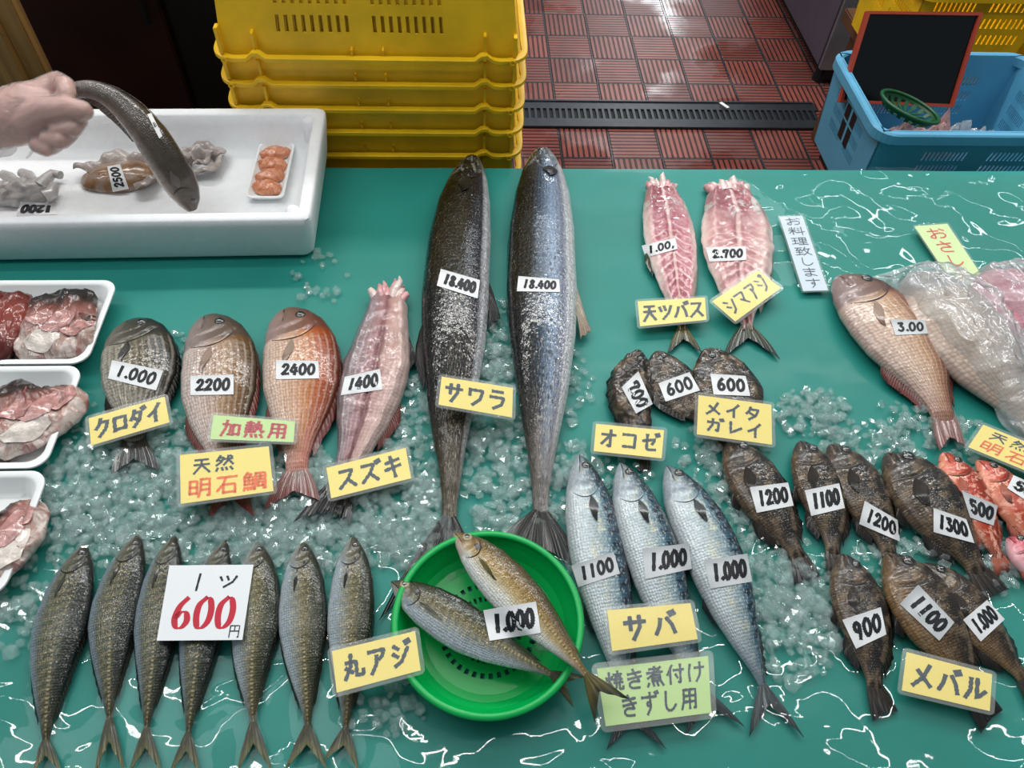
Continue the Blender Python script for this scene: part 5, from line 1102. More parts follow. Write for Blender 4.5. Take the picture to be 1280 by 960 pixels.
# split amberjack and striped jack
f = fish('split_amberjack', 'narrow split pink fish tagged 1,000 near the far edge', 'fish', [(825, 234), (833, 272), (839, 312), (846, 355), (851, 395), (853, 414)], 63, 'split', K_FIL, .30, 1, (.003, .003), 'two split pink fish', relief=0, fillet=True, noise_amp=.0022, noise_k=80)
rag(f, 'cut_head', M_GILLF, n=9, seed=5, length=.24); rag(f, 'gill_bones', M_BONE, n=6, seed=15, length=.30); tail(f, (834, 443), (879, 442), F_OLIV, .62)
edge_fin(f, .45, .62, [(0, .03), (.5, .10), (1, .02)], -1, F_DOLI, 'pectoral_fin', rake=.05); edge_fin(f, .1, .85, [(0, .02), (.5, .04), (1, .02)], 1, F_PALE, 'skin_edge')
f = fish('split_striped_jack', 'broad split pink fish tagged 2,700 near the far edge', 'fish', [(909, 238), (919, 272), (922, 315), (927, 360), (932, 395), (934, 414)], 88, 'split', K_FIL2, .24, 1, (.003, .003), 'two split pink fish', relief=0, fillet=True, noise_amp=.0026, noise_k=70)
rag(f, 'cut_head', M_GILLF, n=10, seed=8, length=.22); rag(f, 'gill_bones', M_BONE, n=7, seed=18, length=.26); tail(f, (904, 447), (975, 448), F_DOLI, .72, curve=.2)
edge_fin(f, .1, .85, [(0, .02), (.5, .03), (1, .02)], 1, F_PALE, 'skin_edge'); edge_fin(f, .62, .80, [(0, .03), (.5, .10), (1, .02)], 1, F_OLIV, 'anal_fin')
# stonefish and flounders
f = fish('stonefish', 'dark knobbly stonefish tagged 700, left of the flounders', 'fish', [(800, 441), (790, 472), (789, 502), (797, 532), (803, 560), (806, 577)], 50, 'meb', K_OKOZ, .55, 1, (.003, .003), None, gill=.30, noise_amp=.004, noise_k=110)
eye(f, .13, .62, .09, M_EYED); gill_strip(f, .30, w=.04); mouth(f, .30); edge_fin(f, .15, .80, [(0, .1), (.3, .16), (1, .06)], -1, F_MEB, spiny=7); pectoral(f, .30, .45, .22, .45, .05, F_MEB, .05); tail(f, (797, 590), (814, 588), F_MEB, .1)
FL = 'two flounders under the yellow card'
f = fish('flounder', 'dark flounder tagged 600, lying between the stonefish and another flounder', 'fish', [(822, 440), (833, 465), (846, 490), (862, 512), (876, 528)], 58, 'flat', K_KARE, .20, 1, (.004, .004), FL, relief=.5, gill=.24, noise_amp=.002)
eye(f, .10, .62, .07, M_EYED); eye(f, .13, .44, .07, M_EYED); edge_fin(f, .10, .88, [(0, .05), (.5, .12), (1, .04)], 1, F_MEB); edge_fin(f, .16, .88, [(0, .05), (.5, .12), (1, .04)], -1, F_MEB, 'anal_fin'); tail(f, (880, 548), (900, 536), F_MEB, .1)
f = fish('flounder', 'dark flounder tagged 600 with the wide yellow card on its tail half', 'fish', [(884, 436), (898, 460), (908, 490), (910, 522), (906, 545)], 74, 'flat', K_KARE, .20, 1, (.008, .004), FL, relief=.5, gill=.24, noise_amp=.002)
eye(f, .10, .62, .06, M_EYED); eye(f, .13, .44, .06, M_EYED); edge_fin(f, .10, .88, [(0, .05), (.5, .12), (1, .04)], 1, F_MEB); edge_fin(f, .16, .88, [(0, .05), (.5, .12), (1, .04)], -1, F_MEB, 'anal_fin'); tail(f, (893, 562), (916, 563), F_MEB, .1)
# right-hand bream and the two in bags
f = bream('pinkish sea bream tagged 3,00, pointing to the vertical white sign', [(1046, 348), (1080, 374), (1113, 413), (1144, 455), (1170, 502), (1184, 532)], 80, K_TAI3, (1174, 564), (1207, 558), F_TAI, group='sea breams at the right', base=(.004, .003))
f1 = fish('sea_bream', 'pale sea bream inside the large crumpled clear bag', 'fish', [(1141, 345), (1172, 376), (1208, 426), (1248, 482), (1300, 540)], 88, 'tai', K_BAGF, .40, 1, (.006, .004), 'sea breams at the right', gill=.27); eye(f1, .13, .66, .06, M_EYED); tail(f1, (1320, 590), (1350, 560), F_TAI, .5)
f2 = fish('sea_bream', 'pink sea bream inside the bag at the right edge', 'fish', [(1250, 345), (1275, 380), (1310, 425), (1350, 480)], 86, 'tai', K_BAGP, .40, 1, (.006, .004), 'sea breams at the right', gill=.27); eye(f2, .13, .66, .06, M_EYED)
# rockfish
def rock(lab, sp, dp, A, B, mat=None, group='rockfish', th=.46, base=(.004, .003), eyek=.085, kind='rockfish', fm=None, tailon=True, pr='meb', gill=.28):
    f = fish(kind, lab, 'fish', sp, dp, pr, mat or K_MEB, th, 1, base, group, gill=gill)
    eye(f, .125, .68, eyek*1.2, M_EYED); gill_strip(f, gill, w=.026); mouth(f, gill, .5, .02); pectoral(f, .30, .36, .20, .26, -.06, fm or F_MEB, .02)
    edge_fin(f, .26, .84, [(0, .08), (.2, .15), (.6, .10), (.8, .13), (1, .03)], 1, fm or F_MEB, spiny=8, rake=.06); edge_fin(f, .62, .82, [(0, .05), (.4, .13), (1, .04)], -1, fm or F_MEB, 'anal_fin', rake=.06)
    edge_fin(f, .36, .48, [(0, .04), (.6, .12), (1, .04)], -1, fm or F_MEB, 'pelvic_fin', rake=.08)
    if tailon: tail(f, A, B, fm or F_MEB, .12)
    return f
rock('rockfish tagged 1200 at the left of the back row, under the flounder card', [(910, 552), (934, 587), (957, 627), (980, 666), (1002, 702)], 62, (994, 731), (1027, 722))
rock('plump rockfish tagged 1100, second in the back row', [(1000, 553), (1016, 587), (1029, 625), (1038, 663), (1042, 698)], 56, (1034, 722), (1056, 720))
rock('rockfish tagged 1200, third in the back row beside the largest one', [(1037, 557), (1062, 590), (1085, 630), (1103, 668), (1114, 700)], 56, (1108, 724), (1132, 716))
rock('largest rockfish, tagged 1300, beside the small red fish', [(1107, 569), (1141, 602), (1172, 643), (1202, 684), (1226, 720)], 72, (1227, 756), (1262, 736))
rock('rockfish tagged 900, alone at the left of the front row', [(1053, 694), (1067, 735), (1080, 780), (1088, 822), (1095, 866)], 62, (1091, 902), (1123, 889), base=(.006, .003))
rock('brown rockfish tagged 1100 under the white bordered yellow card of the front row', [(1108, 694), (1138, 732), (1165, 776), (1192, 822), (1222, 873)], 74, (1226, 917), (1254, 887), K_MEB2, base=(.006, .003))
rock('rockfish tagged 1,000 at the lower right corner', [(1150, 706), (1184, 736), (1217, 776), (1250, 815), (1284, 852)], 54, (1290, 890), (1318, 872), K_MEB2, base=(.006, .003))
RG = 'small red fish at the right edge'
rock('red headed scorpionfish tagged 500, right of the largest rockfish', [(1178, 567), (1200, 602), (1221, 643), (1238, 676), (1250, 702)], 46, (1244, 722), (1268, 712), K_REDF, RG, kind='scorpionfish', fm=F_REDF, base=(.012, .006))
rock('orange red scorpionfish at the right edge under the cut off price tag', [(1220, 577), (1246, 602), (1270, 637), (1292, 675), (1305, 700)], 42, (1305, 725), (1325, 712), K_REDF, RG, kind='scorpionfish', fm=F_REDF, base=(.014, .006))
rock('pink fish head at the right edge below the red scorpionfish', [(1258, 674), (1282, 692), (1308, 716), (1335, 745)], 44, (1350, 775), (1370, 760), K_PINK, RG, kind='pink_fish', fm=F_REDF, base=(.004, .003))
# crumpled clear bags around the two breams
def fish_bag(label, spine, depth, seed):
    f = Fish()
    C, L = crom([at(p[0], p[1], .02) for p in spine], 90); P, Q = [], []
    for i, c in enumerate(C):
        s = i/89; t = (C[min(i+1, 89)]-C[max(0, i-1)]); t.z = 0; t.normalize(); nn = Vector((-t.y, t.x, 0)); r1, r2 = [], []
        wd = depth*(.62+.5*math.sin(min(1, s*1.25+.12)*math.pi)**.8)+.006*math.sin(s*37+seed)
        for j in range(70):
            b = -1+2*j/69; p = Vector((c.x, c.y, TZ))+nn*b*wd/2
            d = CAM-p; zz = 0
            for bv in BODIES[-60:]:
                h = bv.ray_cast(Vector((p.x, p.y, TZ+.3)), Vector((0, 0, -1)))
                if h[0] is not None: zz = max(zz, h[0].z-TZ)
            q = p*30+Vector((seed, 0, 0)); rid = (.5-abs(mnoise.noise(q)))*.010+(.5-abs(mnoise.noise(q*2.1)))*.006+(.5-abs(mnoise.noise(Vector((s*3+seed, b*9, 1)))))*.006
            edge = min(1, (1-abs(b))*7)*min(1, s*14)
            z = .0035+max(0, (zz+.002)+rid*1.5+.005)*edge
            r1.append(z); 
        P.append((c, nn, wd, r1))
    Z = np.array([q[3] for q in P])
    base = Z.copy()
    for _ in range(6):
        pz = np.pad(Z, 1, mode='edge'); Z = np.maximum(base, (pz[:-2, 1:-1]+pz[2:, 1:-1]+pz[1:-1, :-2]+pz[1:-1, 2:])/4)
    A, B = [], []
    for i, (c, nn, wd, _) in enumerate(P):
        A.append([Vector((c.x, c.y, TZ+Z[i, j]))+nn*(-1+2*j/69)*wd/2 for j in range(70)])
        B.append([p-Vector((0, 0, .0004)) for p in A[-1]])
    V, F, _ = cell_solid(A, B); o = mk('plastic_bag', V, F, M_BAG, None, True); reg(o)
    return tag(o, label, 'plastic bag', 'bags over the breams at the right')
# ------------------------------------------------------------------ vertical signs (the green one lies under a bag)
CARD = dict()
card_white = name_card([(974, 271), (1003, 270), (1035, 363), (1004, 364)], 'tall narrow white sign in blue ink on the bare tarp', [([('お料理致します', .16, .02, .70, .115, .012, 0, 0, .138)], M_NAVY)], plain('pale_blue_card', 'ccd8e6', .5, .3), FILMS, .003, name='vertical_sign', cat='sign')
card_green = name_card([(1143, 283), (1184, 280), (1240, 364), (1199, 367)], 'tall pale green sign in red ink, its end under the crumpled bag', [([('おさしみ', .20, .05, .60, .17, .022, 0, 0, .205)], M_DRED)], plain('pale_green_card', 'cfe3a4', .5, .3), FILMS, .003, name='vertical_sign', cat='sign')
fish_bag('large crumpled clear plastic bag over the pale bream', [(1128, 328), (1172, 372), (1212, 425), (1258, 482), (1330, 560)], .122, 2.0)
fish_bag('clear plastic bag over the pink bream at the right edge', [(1238, 332), (1275, 375), (1312, 425), (1370, 500)], .112, 6.0)

# ------------------------------------------------------------------ fish heads in the trays
M_FLESHW = plain('pale_flesh', 'd8ccc2', .3, .5, .15, 90, .5, 260, coat=.7, crough=.1)
M_FLESHR = plain('red_flesh', '8f4a44', .3, .5, .25, 90, .5, 260, coat=.7, crough=.1)
HG = 'cut fish heads in the foam trays'
def headpiece(lab, sp, dp, mat, dors, prof='head', th=.42, eye_on=True, base=(.010, .012), s=.30, seed=0):
    f = fish('fish_head', lab, 'fish head', sp, dp, prof, mat, th, dors, base, HG, gill=.62, noise_amp=.0055, noise_k=55, relief=.8)
    if eye_on: eye(f, s, .80, .05, M_EYED)
    rnd = random.Random(seed)
    if eye_on:
        for (s_, v, l, w, d, m, nm) in ((.22, .46, .46, .34, -.10, M_GILLD, 'gill_plate'), (.40, .20, .46, .30, -.02, M_FLESHW, 'belly_flap'), (.04, .30, .36, .22, -.02, M_GILLD, 'jaw'), (.52, .50, .36, .26, -.04, M_GILLD, 'cut_flesh')):
            pectoral(f, s_, v, l, w, d, m, .03, nm)
        gill_strip(f, .58, w=.06, mat=M_FLESHR); mouth(f, .5, .45, .03)
    return f
headpiece('dark red cut of fish at the left edge of the tray nearest the foam box', [(-50, 412), (-12, 412), (30, 412)], 86, K_HEADR, -1, 'chunk', .36, False, (.010, .010))
headpiece('cut fish head with brown back in the tray nearest the foam box', [(122, 402), (98, 404), (66, 408), (36, 412)], 80, K_HEAD, -1, 'chunk', .34, True, (.010, .010), .45, 2)
headpiece('brown backed pink fish head in the middle tray', [(92, 486), (72, 504), (40, 518), (-6, 530)], 86, K_HEAD, -1, 'head', .34, True, (.010, .012), .20, 3)
headpiece('pale cut of fish at the left edge of the middle tray', [(-70, 566), (-30, 566), (14, 572)], 40, K_HEAD, -1, 'chunk', .34, False, (.010, .010), seed=8)
headpiece('pink fish head with a dark eye in the nearest tray', [(40, 628), (26, 650), (4, 674), (-40, 705)], 84, K_HEAD, -1, 'head', .36, True, (.010, .012), .34, 5)

# ------------------------------------------------------------------ in the foam box: cuttlefish, octopus, roe, held fish
BZ = .0215
def frill(f, c, ang, rx, ry, a0, a1, w, mat, name, z=.004, h=.010, k=11, amp=.006, n=90):
    """ruffled fin edge around an oval"""
    P, Q = [], []
    for i in range(n):
        t = a0+(a1-a0)*i/(n-1); d = Vector((math.cos(t)*math.cos(ang)-math.sin(t)*math.sin(ang)*1, math.cos(t)*math.sin(ang)+math.sin(t)*math.cos(ang), 0))
        o = c+Vector((math.cos(ang), math.sin(ang), 0))*math.cos(t)*rx+Vector((-math.sin(ang), math.cos(ang), 0))*math.sin(t)*ry; r1, r2 = [], []
        for j in range(7):
            b = j/6; wob = amp*math.sin(t*k+b*1.5)*b+amp*.5*math.sin(t*k*2.3+1)*b
            p = o+d*(w*b*(1+.18*math.sin(t*5)))+Vector((0, 0, z+h*math.sin(b*2.2)+wob)); r1.append(p+Vector((0, 0, .0012))); r2.append(p-Vector((0, 0, .0008)))
        P.append(r1); Q.append(r2)
    V, F, _ = cell_solid(P, Q); o = mk(name, V, F, mat, f, True); reg(o); return o
_n = NT('cuttlefish_brown'); _p = _n.pos()
_c = _n.ramp(_n.noise(_p, 32, 4, .6, .5), [(.36, lin('6e4c2e')), (.50, lin('8a6440')), (.62, lin('94847a'))])
_n.pbr(col=_c, rough=.3, normal=_n.bump(_n.noise(_p, 150, 3), .4, .002), coat=.8, crough=.10); M_CUT = _n.m
M_CUTG = plain('cuttlefish_grey', '9c918c', .3, .5, .18, 70, .5, 260, coat=.7, crough=.1)
M_OCT = plain('octopus_grey', 'b4b0ae', .3, .5, .14, 60, .5, 240, coat=.7, crough=.1)
def blob(name, c, ax, ay, h, mat, parent, amp=.10, seed=0, k=40, n=26):
    V, F = [], []; m = 40
    for i in range(n):
        th = math.pi/2*i/(n-1)
        for j in range(m):
            t = 2*math.pi*j/m; p = c+ax*math.cos(t)*math.cos(th)+ay*math.sin(t)*math.cos(th)+Vector((0, 0, h*math.sin(th)))
            d = 1+amp*mnoise.fractal(p*k+Vector((seed, 0, 0)), 1, 2, 3); V.append(c+(p-c)*d)
    for i in range(n-1):
        for j in range(m): F.append((i*m+j, i*m+(j+1) % m, (i+1)*m+(j+1) % m, (i+1)*m+j))
    F.append(tuple(range(m))[::-1]); o = mk(name, V, F, mat, parent, True); reg(o); return o
cc = at(140, 224, BZ); cr = thing('cuttlefish', 'brown and grey cuttlefish tagged 2500 in the foam box, under the held fish', 'cuttlefish', tuple(cc))
A_ = (at(212, 218, BZ)-at(103, 228, BZ)); ang = math.atan2(A_.y, A_.x); e1, e2 = A_.normalized(), Vector((-A_.y, A_.x, 0)).normalized()
blob('mantle', at(152, 224, BZ), e1*.064, e2*.036, .026, M_CUT, cr, .10, 3, 28)
frill(cr, at(152, 224, BZ), ang, .044, .026, R(10), R(165), .026, M_CUTG, 'fin', .004, .016, 7, .005)
frill(cr, at(160, 226, BZ), ang, .044, .024, R(-72), R(0), .024, M_CUTG, 'fin', .004, .018, 7, .005)
blob('head', at(214, 212, BZ), e1*.034, e2*.028, .026, M_CUTG, cr, .20, 6, 50)
frill(cr, at(252, 208, BZ), ang, .022, .022, 0, R(358), .022, M_CUTG, 'arm_web', .004, .016, 5, .003)
frill(cr, at(252, 208, BZ), ang, .008, .008, 0, R(358), .017, M_CUTG, 'arm_web', .010, .014, 4, .003)
oc = thing('octopus', 'pale grey octopus tagged 1200 at the left end of the foam box', 'octopus', tuple(at(35, 240, BZ)))
blob('mantle', at(30, 244, BZ), Vector((.046, .004, 0)), Vector((0, .032, 0)), .028, M_OCT, oc, .22, 11, 45)
for k, pts in enumerate([[(48, 234), (58, 224), (66, 217), (76, 219)], [(20, 232), (12, 222), (4, 218)], [(40, 230), (36, 220), (27, 216)], [(55, 246), (64, 242), (68, 232)], [(10, 246), (-4, 238), (-14, 230)]]):
    mb = MB(); mb.tube([at(p[0], p[1], BZ+.014) for p in pts], [.011, .010, .008, .007][:len(pts)], 10); mb.build('arm', M_OCT, oc, True)
# roe on a small tray
_a, _b = at(303, 252, BZ), at(369, 186, BZ)
tr = tray('small white foam tray of orange pink roe in the foam box', max(_a.x, _b.x)+.002, _a.y-.004, _b.y, .062, .012, z=BZ, rad=.010, lip=.004)
M_ROE = NT('roe'); _p = M_ROE.pos(); _g = M_ROE.noise(_p, 90, 4, .6, 1.2)
M_ROE.pbr(col=M_ROE.ramp(_g, [(.3, lin('b8643e')), (.55, lin('d68a62')), (.75, lin('e8ae90'))]), rough=.25, normal=M_ROE.bump(_g, .5, .003), coat=.8, crough=.08)
for k, (fx, fy) in enumerate([(0, .82), (0, .60), (0, .38), (0, .17)]):
    c = Vector((max(_a.x, _b.x)+.002-.031, _a.y+(_b.y-_a.y)*fy, TZ+BZ+.006)); mb = MB()
    o = blob('roe_sac', c, Vector((.0262, .003*(-1)**k, 0)), Vector((0, .0165, 0)), .015, M_ROE.m, None, .12, 20+k, 120, 14)
    tag(o, ['orange roe sac at the far end of the small tray', 'orange roe sac second from the far end of the small tray', 'orange roe sac second from the near end of the small tray', 'orange roe sac at the near end of the small tray'][k], 'roe', 'roe sacs on the small tray')
# fish held up by its tail
hz = [.045, .075, .120, .160, .190, .205, .208]
hp = [(240, 262), (230, 238), (210, 204), (185, 166), (150, 130), (118, 113), (88, 113)]
f = fish('held_fish', 'slender grey brown fish held up by its tail over the foam box', 'fish', hp, 43, 'eel', K_HELD, .85, -1, zs=hz, gill=.17, up=tuple((CAM-at(180, 170, .13)).normalized()), relief=.7)
eye(f, .07, .70, .09, M_EYED); gill_strip(f, .17, w=.05); mouth(f, .17); pectoral(f, .19, .40, .10, .26, .05, F_HELD, .03)
edge_fin(f, .22, .30, [(0, .05), (.5, .30), (1, .05)], 1, F_HELD, spiny=3); edge_fin(f, .40, .85, [(0, .05), (.5, .10), (1, .05)], 1, F_HELD, 'second_dorsal_fin')
tail(f, (70, 106), (72, 122), F_HELD, .2, zs=(.206, .206))
edge_fin(f, .5, .95, [(0, .03), (.5, .12), (1, .03)], -1, F_HELD, 'anal_fin')
HELD = f
# the gloved hand
def skin_mesh(name, chains, mat, parent, vox=.0021, smooth=6, grow=0.0):
    bm = bmesh.new()
    for pts in chains:
        pts = [(Vector(p[0]), p[1]+grow) for p in pts]; dense = []
        for (a, ra), (b, rb) in zip(pts[:-1], pts[1:]):
            k = max(2, int((b-a).length/(.25*min(ra, rb))))
            dense += [(a.lerp(b, i/k), ra+(rb-ra)*i/k) for i in range(k)]
        dense.append(pts[-1])
        for p, r in dense:
            bmesh.ops.create_icosphere(bm, subdivisions=2, radius=r, matrix=Matrix.Translation(p))
    me = bpy.data.meshes.new(name+'_src'); bm.to_mesh(me); bm.free(); o = bpy.data.objects.new(name+'_src', me); COL.objects.link(o)
    m = o.modifiers.new('r', 'REMESH'); m.mode = 'VOXEL'; m.voxel_size = vox
    m2 = o.modifiers.new('s', 'SMOOTH'); m2.iterations = smooth; m2.factor = .5
    dg = bpy.context.evaluated_depsgraph_get(); ev = o.evaluated_get(dg).to_mesh()
    V = [v.co.copy() for v in ev.vertices]; F = [tuple(p.vertices) for p in ev.polygons]
    bpy.data.objects.remove(o); return mk(name, V, F, mat, parent, True)
HD = (at(85, 118, .208)-CAM).dot(fwd)              # how far off the tail in the fist is
H_ = lambda x, y, d, r: (atd(x, y, HD+d), r*HD/FPX)
arm = [H_(-150, 165, .03, 44), H_(-60, 158, .02, 38), H_(-5, 152, .008, 33), H_(25, 146, .004, 33)]
palm = [H_(18, 146, .004, 36), H_(40, 138, .002, 35), H_(52, 140, .004, 33)]
back = [H_(28, 132, .0, 24), H_(52, 118, .0, 18), H_(68, 110, -.002, 14)]
index = [H_(56, 112, .004, 15), H_(72, 103, .000, 13), H_(82, 107, -.016, 11), H_(84, 117, -.022, 10), H_(76, 124, -.016, 9)]
thumb = [H_(30, 152, -.010, 20), H_(58, 138, -.026, 16), H_(84, 135, -.030, 13.5), H_(103, 138, -.026, 11.5), H_(108, 140, -.024, 8)]
middle = [H_(58, 134, .006, 19), H_(84, 144, -.004, 14), H_(96, 150, -.010, 12), H_(90, 160, -.018, 11), H_(72, 162, -.016, 10)]
ring_ = [H_(52, 150, .006, 19), H_(76, 160, -.002, 14), H_(84, 166, -.008, 12), H_(76, 175, -.014, 10.5), H_(60, 174, -.012, 10)]
pinky = [H_(44, 162, .006, 16), H_(62, 174, .0, 12), H_(68, 180, -.004, 10), H_(58, 186, -.010, 9), H_(46, 182, -.008, 8.5)]
CH = [arm, palm, back, index, thumb, middle, ring_, pinky]
M_SKIN = plain('skin', 'c08672', .45, .4, .12, 40, .15, 300, sss=.15)
_n = NT('thin_glove'); _p = _n.pos()
M_GLOVE = _n.clear((.97, .96, .97, 1), .2, (.80, .76, .76, 1), .26, 1.42, _n.bump(_n.noise(_p, 70, 3, .6, .8), .6, .006))
pr = thing('person', 'person reaching in from the left, gloved fist gripping the held fish by its tail', 'person', tuple(atd(-40, 165, HD)))
skin_mesh('hand', CH, M_SKIN, pr)
skin_mesh('glove', [palm, back, index, thumb, middle, ring_, pinky, [H_(-2, 152, .008, 34), H_(25, 146, .004, 34)]], M_GLOVE, pr, .0024, 5, .0016)
mb = MB(); P, Q = [], []
for i in range(7):                                   # loose cuff of the glove
    r1, r2 = [], []
    for j in range(30):
        t = 2*math.pi*j/30; c0 = atd(2-i*1.5, 152, HD+.008); q = (34+i*2.0+3*math.sin(t*5+i*.6)*i/6)*HD/FPX
        p = c0+(upv*math.cos(t)+fwd*math.sin(t))*q+(-rgt)*(.002*math.sin(t*3)); r1.append(p); r2.append(p-(upv*math.cos(t)+fwd*math.sin(t))*.0006)
    P.append(r1); Q.append(r2)
V, F, _ = cell_solid(P, Q, None, True); mk('glove_cuff', V, F, M_GLOVE, pr, True)
mb = MB(); mb.tube([atd(42, 186, HD-.004), atd(37, 194, HD-.005), atd(33, 198, HD-.005)], [.0022, .0018, .0012], 8); mb.build('loose_glove_strip', M_GLOVE, pr, True)

# ------------------------------------------------------------------ price tags
PG = None
def pt(text, c, lab, **k): return price_tag(text, c, lab, group='price tags', **k)
pt('1.000', [(140, 450), (204, 463), (195, 488), (135, 473)], 'white price tag 1,000 on the black sea bream')
pt('2200', [(238, 470), (292, 468), (292, 493), (238, 494)], 'white price tag 2200 on the bronze sea bream')
pt('2400', [(345, 450), (398, 451), (399, 473), (345, 474)], 'white price tag 2400 on the red orange sea bream')
pt('1400', [(431, 471), (475, 461), (478, 487), (426, 494)], 'white price tag 1400 on the split sea bass')
pt('18.400', [(551, 336), (600, 350), (597, 373), (546, 357)], 'white price tag 18,400 on the dark Spanish mackerel')
pt('18.400', [(648, 345), (699, 349), (700, 365), (646, 364)], 'white price tag 18,400 on the silvery Spanish mackerel')
pt('1.00,', [(802, 307), (844, 297), (847, 311), (807, 322)], 'white price tag 1,000 on the narrow split fish')
pt('2.700', [(882, 309), (932, 308), (933, 325), (887, 327)], 'white price tag 2,700 on the broad split fish')
pt('700', [(798, 464), (816, 505), (795, 517), (777, 484)], 'tilted white price tag 700 on the stonefish')
pt('600', [(823, 479), (862, 465), (875, 488), (832, 502)], 'white price tag 600 on the flounder beside the stonefish')
pt('600', [(888, 467), (932, 470), (938, 495), (892, 493)], 'white price tag 600 on the flounder under the wide card')
pt('3.00', [(1113, 399), (1156, 400), (1160, 417), (1119, 419)], 'damp grey price tag 3,00 on the pinkish bream', mat=M_WET)
pt('1100', [(714, 707), (767, 690), (775, 717), (723, 734)], 'damp price tag 1100 on the leftmost mackerel', mat=M_WET)
pt('1.000', [(803, 686), (861, 679), (865, 711), (807, 724)], 'price tag 1,000 on the middle mackerel', mat=M_WET)
pt('1.000', [(880, 700), (934, 692), (940, 727), (888, 736)], 'damp price tag 1,000 on the rightmost mackerel', mat=M_WET)
pt('1.000', [(604, 763), (670, 752), (676, 791), (612, 801)], 'white price tag 1,000 on the pair in the green strainer', sag=.005)
pt('1200', [(937, 609), (985, 603), (992, 632), (946, 641)], 'white price tag 1200 on the rockfish under the flounder card')
pt('1100', [(1006, 613), (1049, 604), (1056, 635), (1014, 645)], 'white price tag 1100 on the plump second rockfish of the back row')
pt('1200', [(1081, 626), (1122, 650), (1125, 677), (1074, 655)], 'white price tag 1200 on the third rockfish of the back row')
pt('1300', [(1167, 635), (1208, 649), (1218, 679), (1167, 665)], 'white price tag 1300 on the largest rockfish')
pt('900', [(1053, 775), (1101, 759), (1108, 793), (1070, 811)], 'white price tag 900 on the rockfish at the left of the front row')
pt('1100', [(1148, 731), (1193, 778), (1174, 801), (1125, 755)], 'slanting grey price tag 1100 on the brown rockfish', mat=M_WET)
pt('1.000', [(1204, 775), (1234, 750), (1256, 774), (1226, 802)], 'white price tag 1,000 on the rockfish at the lower right corner')
pt('500', [(1202, 613), (1247, 632), (1242, 657), (1213, 647)], 'white price tag 500 on the red headed scorpionfish', mat=M_WET)
pt('500', [(1267, 594), (1310, 613), (1305, 640), (1259, 610)], 'white price tag cut off at the right edge, on the orange red scorpionfish')
pt('2500', [(141, 240), (134, 208), (150, 205), (161, 236)], 'sideways price tag 2500 on the cuttlefish in the foam box', sag=.004)
pt('1200', [(72, 268), (20, 270), (26, 252), (70, 254)], 'upside down price tag 1200 on the octopus in the foam box')
pt('価', [(184, 143), (189, 141), (203, 170), (199, 173)], 'narrow white slip stuck to the back of the held fish', items=[('価', .2, .35, .6, .25, .03)], lift=.001)

# ------------------------------------------------------------------ name cards
card = name_card
FC = 'yellow fish name cards'
card([(111, 523), (206, 496), (212, 528), (114, 557)], 'yellow name card on the tail half of the black sea bream', [([('クロダイ', .06, .16, .20, .66, .13, .05, .225)], M_NAVY)], group=FC)
card([(267, 519), (369, 527), (367, 553), (263, 549)], 'pale green card in red ink lying on the bronze and red breams', [([('加熱用', .10, .14, .24, .74, .11, .06, .285)], M_RED)], M_GRN)
card([(225, 569), (336, 558), (342, 614), (226, 630)], 'yellow card in black and orange ink below the green card', [([('天然', .13, .10, .21, .34, .05, .05, .25)], M_NAVY), ([('明石鯛', .07, .53, .26, .40, .055, .05, .30)], M_ORANGE)], group=FC)
card([(408, 585), (507, 560), (514, 598), (414, 623)], 'yellow name card on the tail of the split sea bass', [([('スズキ', .10, .16, .24, .66, .12, .05, .285)], M_NAVY)], group=FC, lift=.0025)
card([(552, 471), (641, 485), (640, 522), (548, 506)], 'yellow name card across the dark Spanish mackerel', [([('サワラ', .06, .16, .24, .66, .12, .03, .30)], M_NAVY)], group=FC)
card([(797, 377), (881, 372), (883, 400), (800, 408)], 'yellow name card on the narrow split fish', [([('天ツバス', .05, .14, .21, .70, .11, .05, .235)], M_NAVY)], group=FC)
card([(890, 377), (947, 338), (976, 360), (919, 402)], 'steeply tilted yellow name card on the broad split fish', [([('シマアジ', .07, .16, .20, .66, .09, .05, .225)], M_NAVY)], group=FC)
card([(745, 530), (830, 538), (827, 573), (742, 564)], 'yellow name card below the stonefish', [([('オコゼ', .08, .16, .25, .66, .11, .0, .30)], M_NAVY)], group=FC)
card([(873, 494), (964, 506), (965, 556), (871, 543)], 'wide two line yellow name card on the flounder', [([('メイタ', .10, .12, .22, .34, .07, .0, .27), ('ガレイ', .12, .54, .22, .34, .07, .0, .27)], M_NAVY)], group=FC)
_n0 = len(BODIES)
card([(759, 763), (863, 754), (872, 799), (765, 814)], 'yellow name card across the left and middle mackerel', [([('サバ', .16, .18, .27, .62, .13, .03, .35)], M_NAVY)], group=FC)
SABACARD = BODIES[_n0:]
card([(746, 836), (885, 820), (889, 891), (757, 908)], 'green two line card below the mackerel name card', [([('焼き煮付け', .05, .08, .165, .36, .055, .03, .185), ('きずし用', .16, .52, .165, .38, .055, .03, .185)], M_NAVY)], M_GRN, [b for b in BODIES if b is not GT and b not in SABACARD], .006)
card([(1133, 815), (1240, 843), (1237, 889), (1127, 863)], 'yellow name card on the tails of the front row rockfish', [([('メバル', .09, .16, .26, .66, .12, .0, .30)], M_NAVY)], group=FC)
card([(1229, 531), (1338, 575), (1322, 605), (1210, 559)], 'yellow card in black and orange ink cut off at the right edge', [([('天然', .12, .08, .20, .34, .05, .05, .24)], M_NAVY), ([('明石鯛', .08, .50, .25, .40, .055, .05, .29)], M_ORANGE)], group=FC)
card([(415, 814), (519, 789), (526, 838), (421, 866)], 'yellow name card at the tail of the last horse mackerel, touching the green strainer', [([('丸アジ', .10, .16, .24, .64, .11, .05, .285)], M_NAVY)], group=FC)
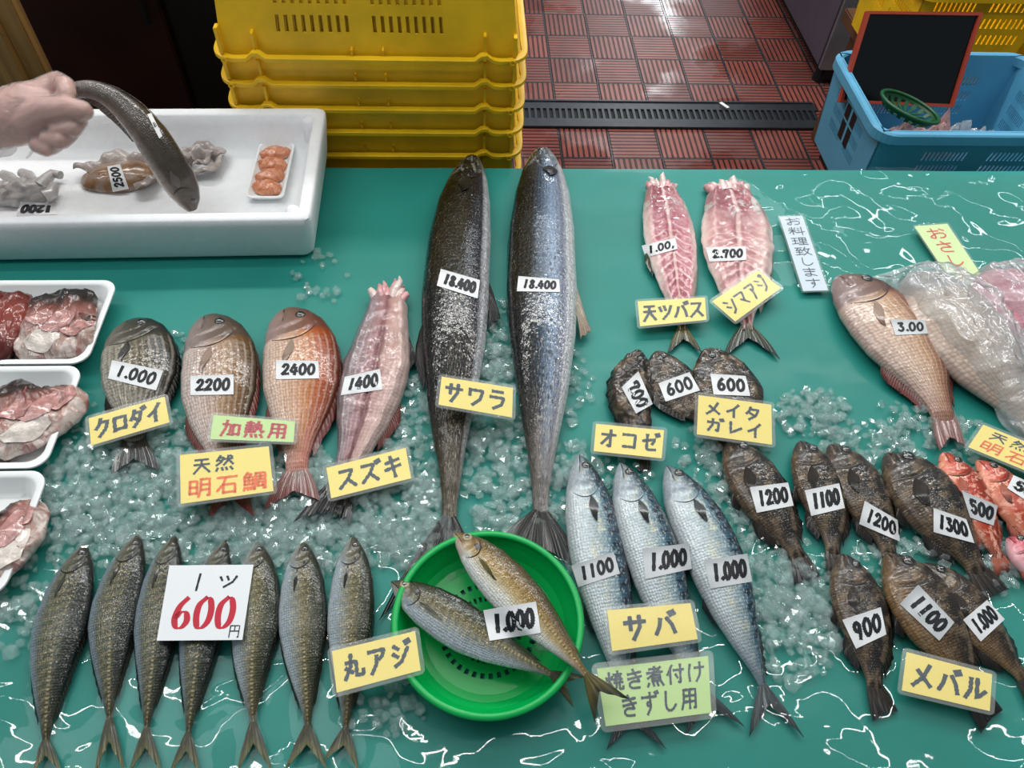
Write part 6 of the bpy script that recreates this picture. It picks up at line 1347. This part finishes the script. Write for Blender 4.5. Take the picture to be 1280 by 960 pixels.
# large price sheet on the row of horse mackerel
card([(212, 707), (317, 706), (303, 800), (196, 801)], 'large white price sheet with red 600 on the row of horse mackerel',
     [([('1', .32, .12, .10, .24, .034, .12), ('ツ', .60, .12, .24, .20, .034, .05)], M_INK), ([('600', .12, .44, .23, .42, .054, .08, .255, 0, 1)], M_RED), ([('円', .82, .80, .14, .18, .016, .03)], M_INK)],
     plain('sheet_paper', 'dfe2e4', .55, .3), film=False, name='price_sheet', cat='price sheet')

# ------------------------------------------------------------------ crushed ice
def ice(regions, seed=3):
    r = random.Random(seed); bm = bmesh.new(); bmesh.ops.create_icosphere(bm, subdivisions=1, radius=1); bv = [v.co.copy() for v in bm.verts]; bfc = [tuple(v.index for v in f.verts) for f in bm.faces]; bm.free()
    V, F = [], []
    for (cx, cy, rx, ry, n) in regions:
        for _ in range(n):
            a = r.uniform(0, 2*math.pi); q = math.sqrt(r.random()) if r.random() < .75 else r.random()*1.15
            p = at(cx+math.cos(a)*q*rx, cy+math.sin(a)*q*ry, .004)
            s = r.uniform(.0035, .0078)*(1 if r.random() < .85 else 1.35)
            sx, sy, sz = s*r.uniform(.7, 1.3), s*r.uniform(.7, 1.3), s*r.uniform(.5, .9)
            rot = Matrix.Rotation(r.uniform(0, 6.3), 3, 'Z') @ Matrix.Rotation(r.uniform(-.5, .5), 3, 'X')
            z = TZ+sz*.6+(r.random()**2)*.009*(1-min(1, q)**2); k = len(V)
            for v in bv:
                w = Vector((v.x*sx, v.y*sy, v.z*sz))*(1+r.uniform(-.22, .22)); w = rot @ w; V.append((p.x+w.x, p.y+w.y, max(TZ+.0005, z+w.z)))
            F += [tuple(i+k for i in f) for f in bfc]
    o = mk('crushed_ice', V, F, M_ICE, None, False, recalc=False)
    return tag(o, 'crushed ice strewn over the teal tarp between the fish', 'ice', kind='stuff')
ice([(240, 610, 190, 90, 1300), (420, 640, 130, 70, 700), (140, 600, 70, 90, 260), (90, 660, 70, 60, 160), (505, 590, 50, 120, 420), (622, 560, 40, 130, 480), (620, 440, 22, 70, 130),
     (700, 600, 40, 60, 130), (540, 690, 50, 40, 120), (330, 670, 180, 40, 420), (400, 350, 34, 36, 26), (720, 480, 20, 60, 40), (760, 600, 60, 40, 90),
     (905, 610, 40, 70, 170), (960, 720, 60, 60, 240), (900, 560, 60, 30, 70), (1015, 515, 48, 32, 150), (1140, 530, 55, 38, 150), (1080, 570, 60, 40, 110), (1025, 760, 50, 60, 160), (990, 800, 60, 50, 110),
     (1150, 690, 50, 40, 90), (1240, 690, 40, 60, 120), (1100, 730, 50, 50, 90), (1210, 560, 30, 40, 70), (680, 800, 40, 60, 60), (480, 880, 60, 40, 40), (740, 700, 30, 60, 60), (25, 760, 40, 60, 60), (215, 430, 20, 20, 16)])
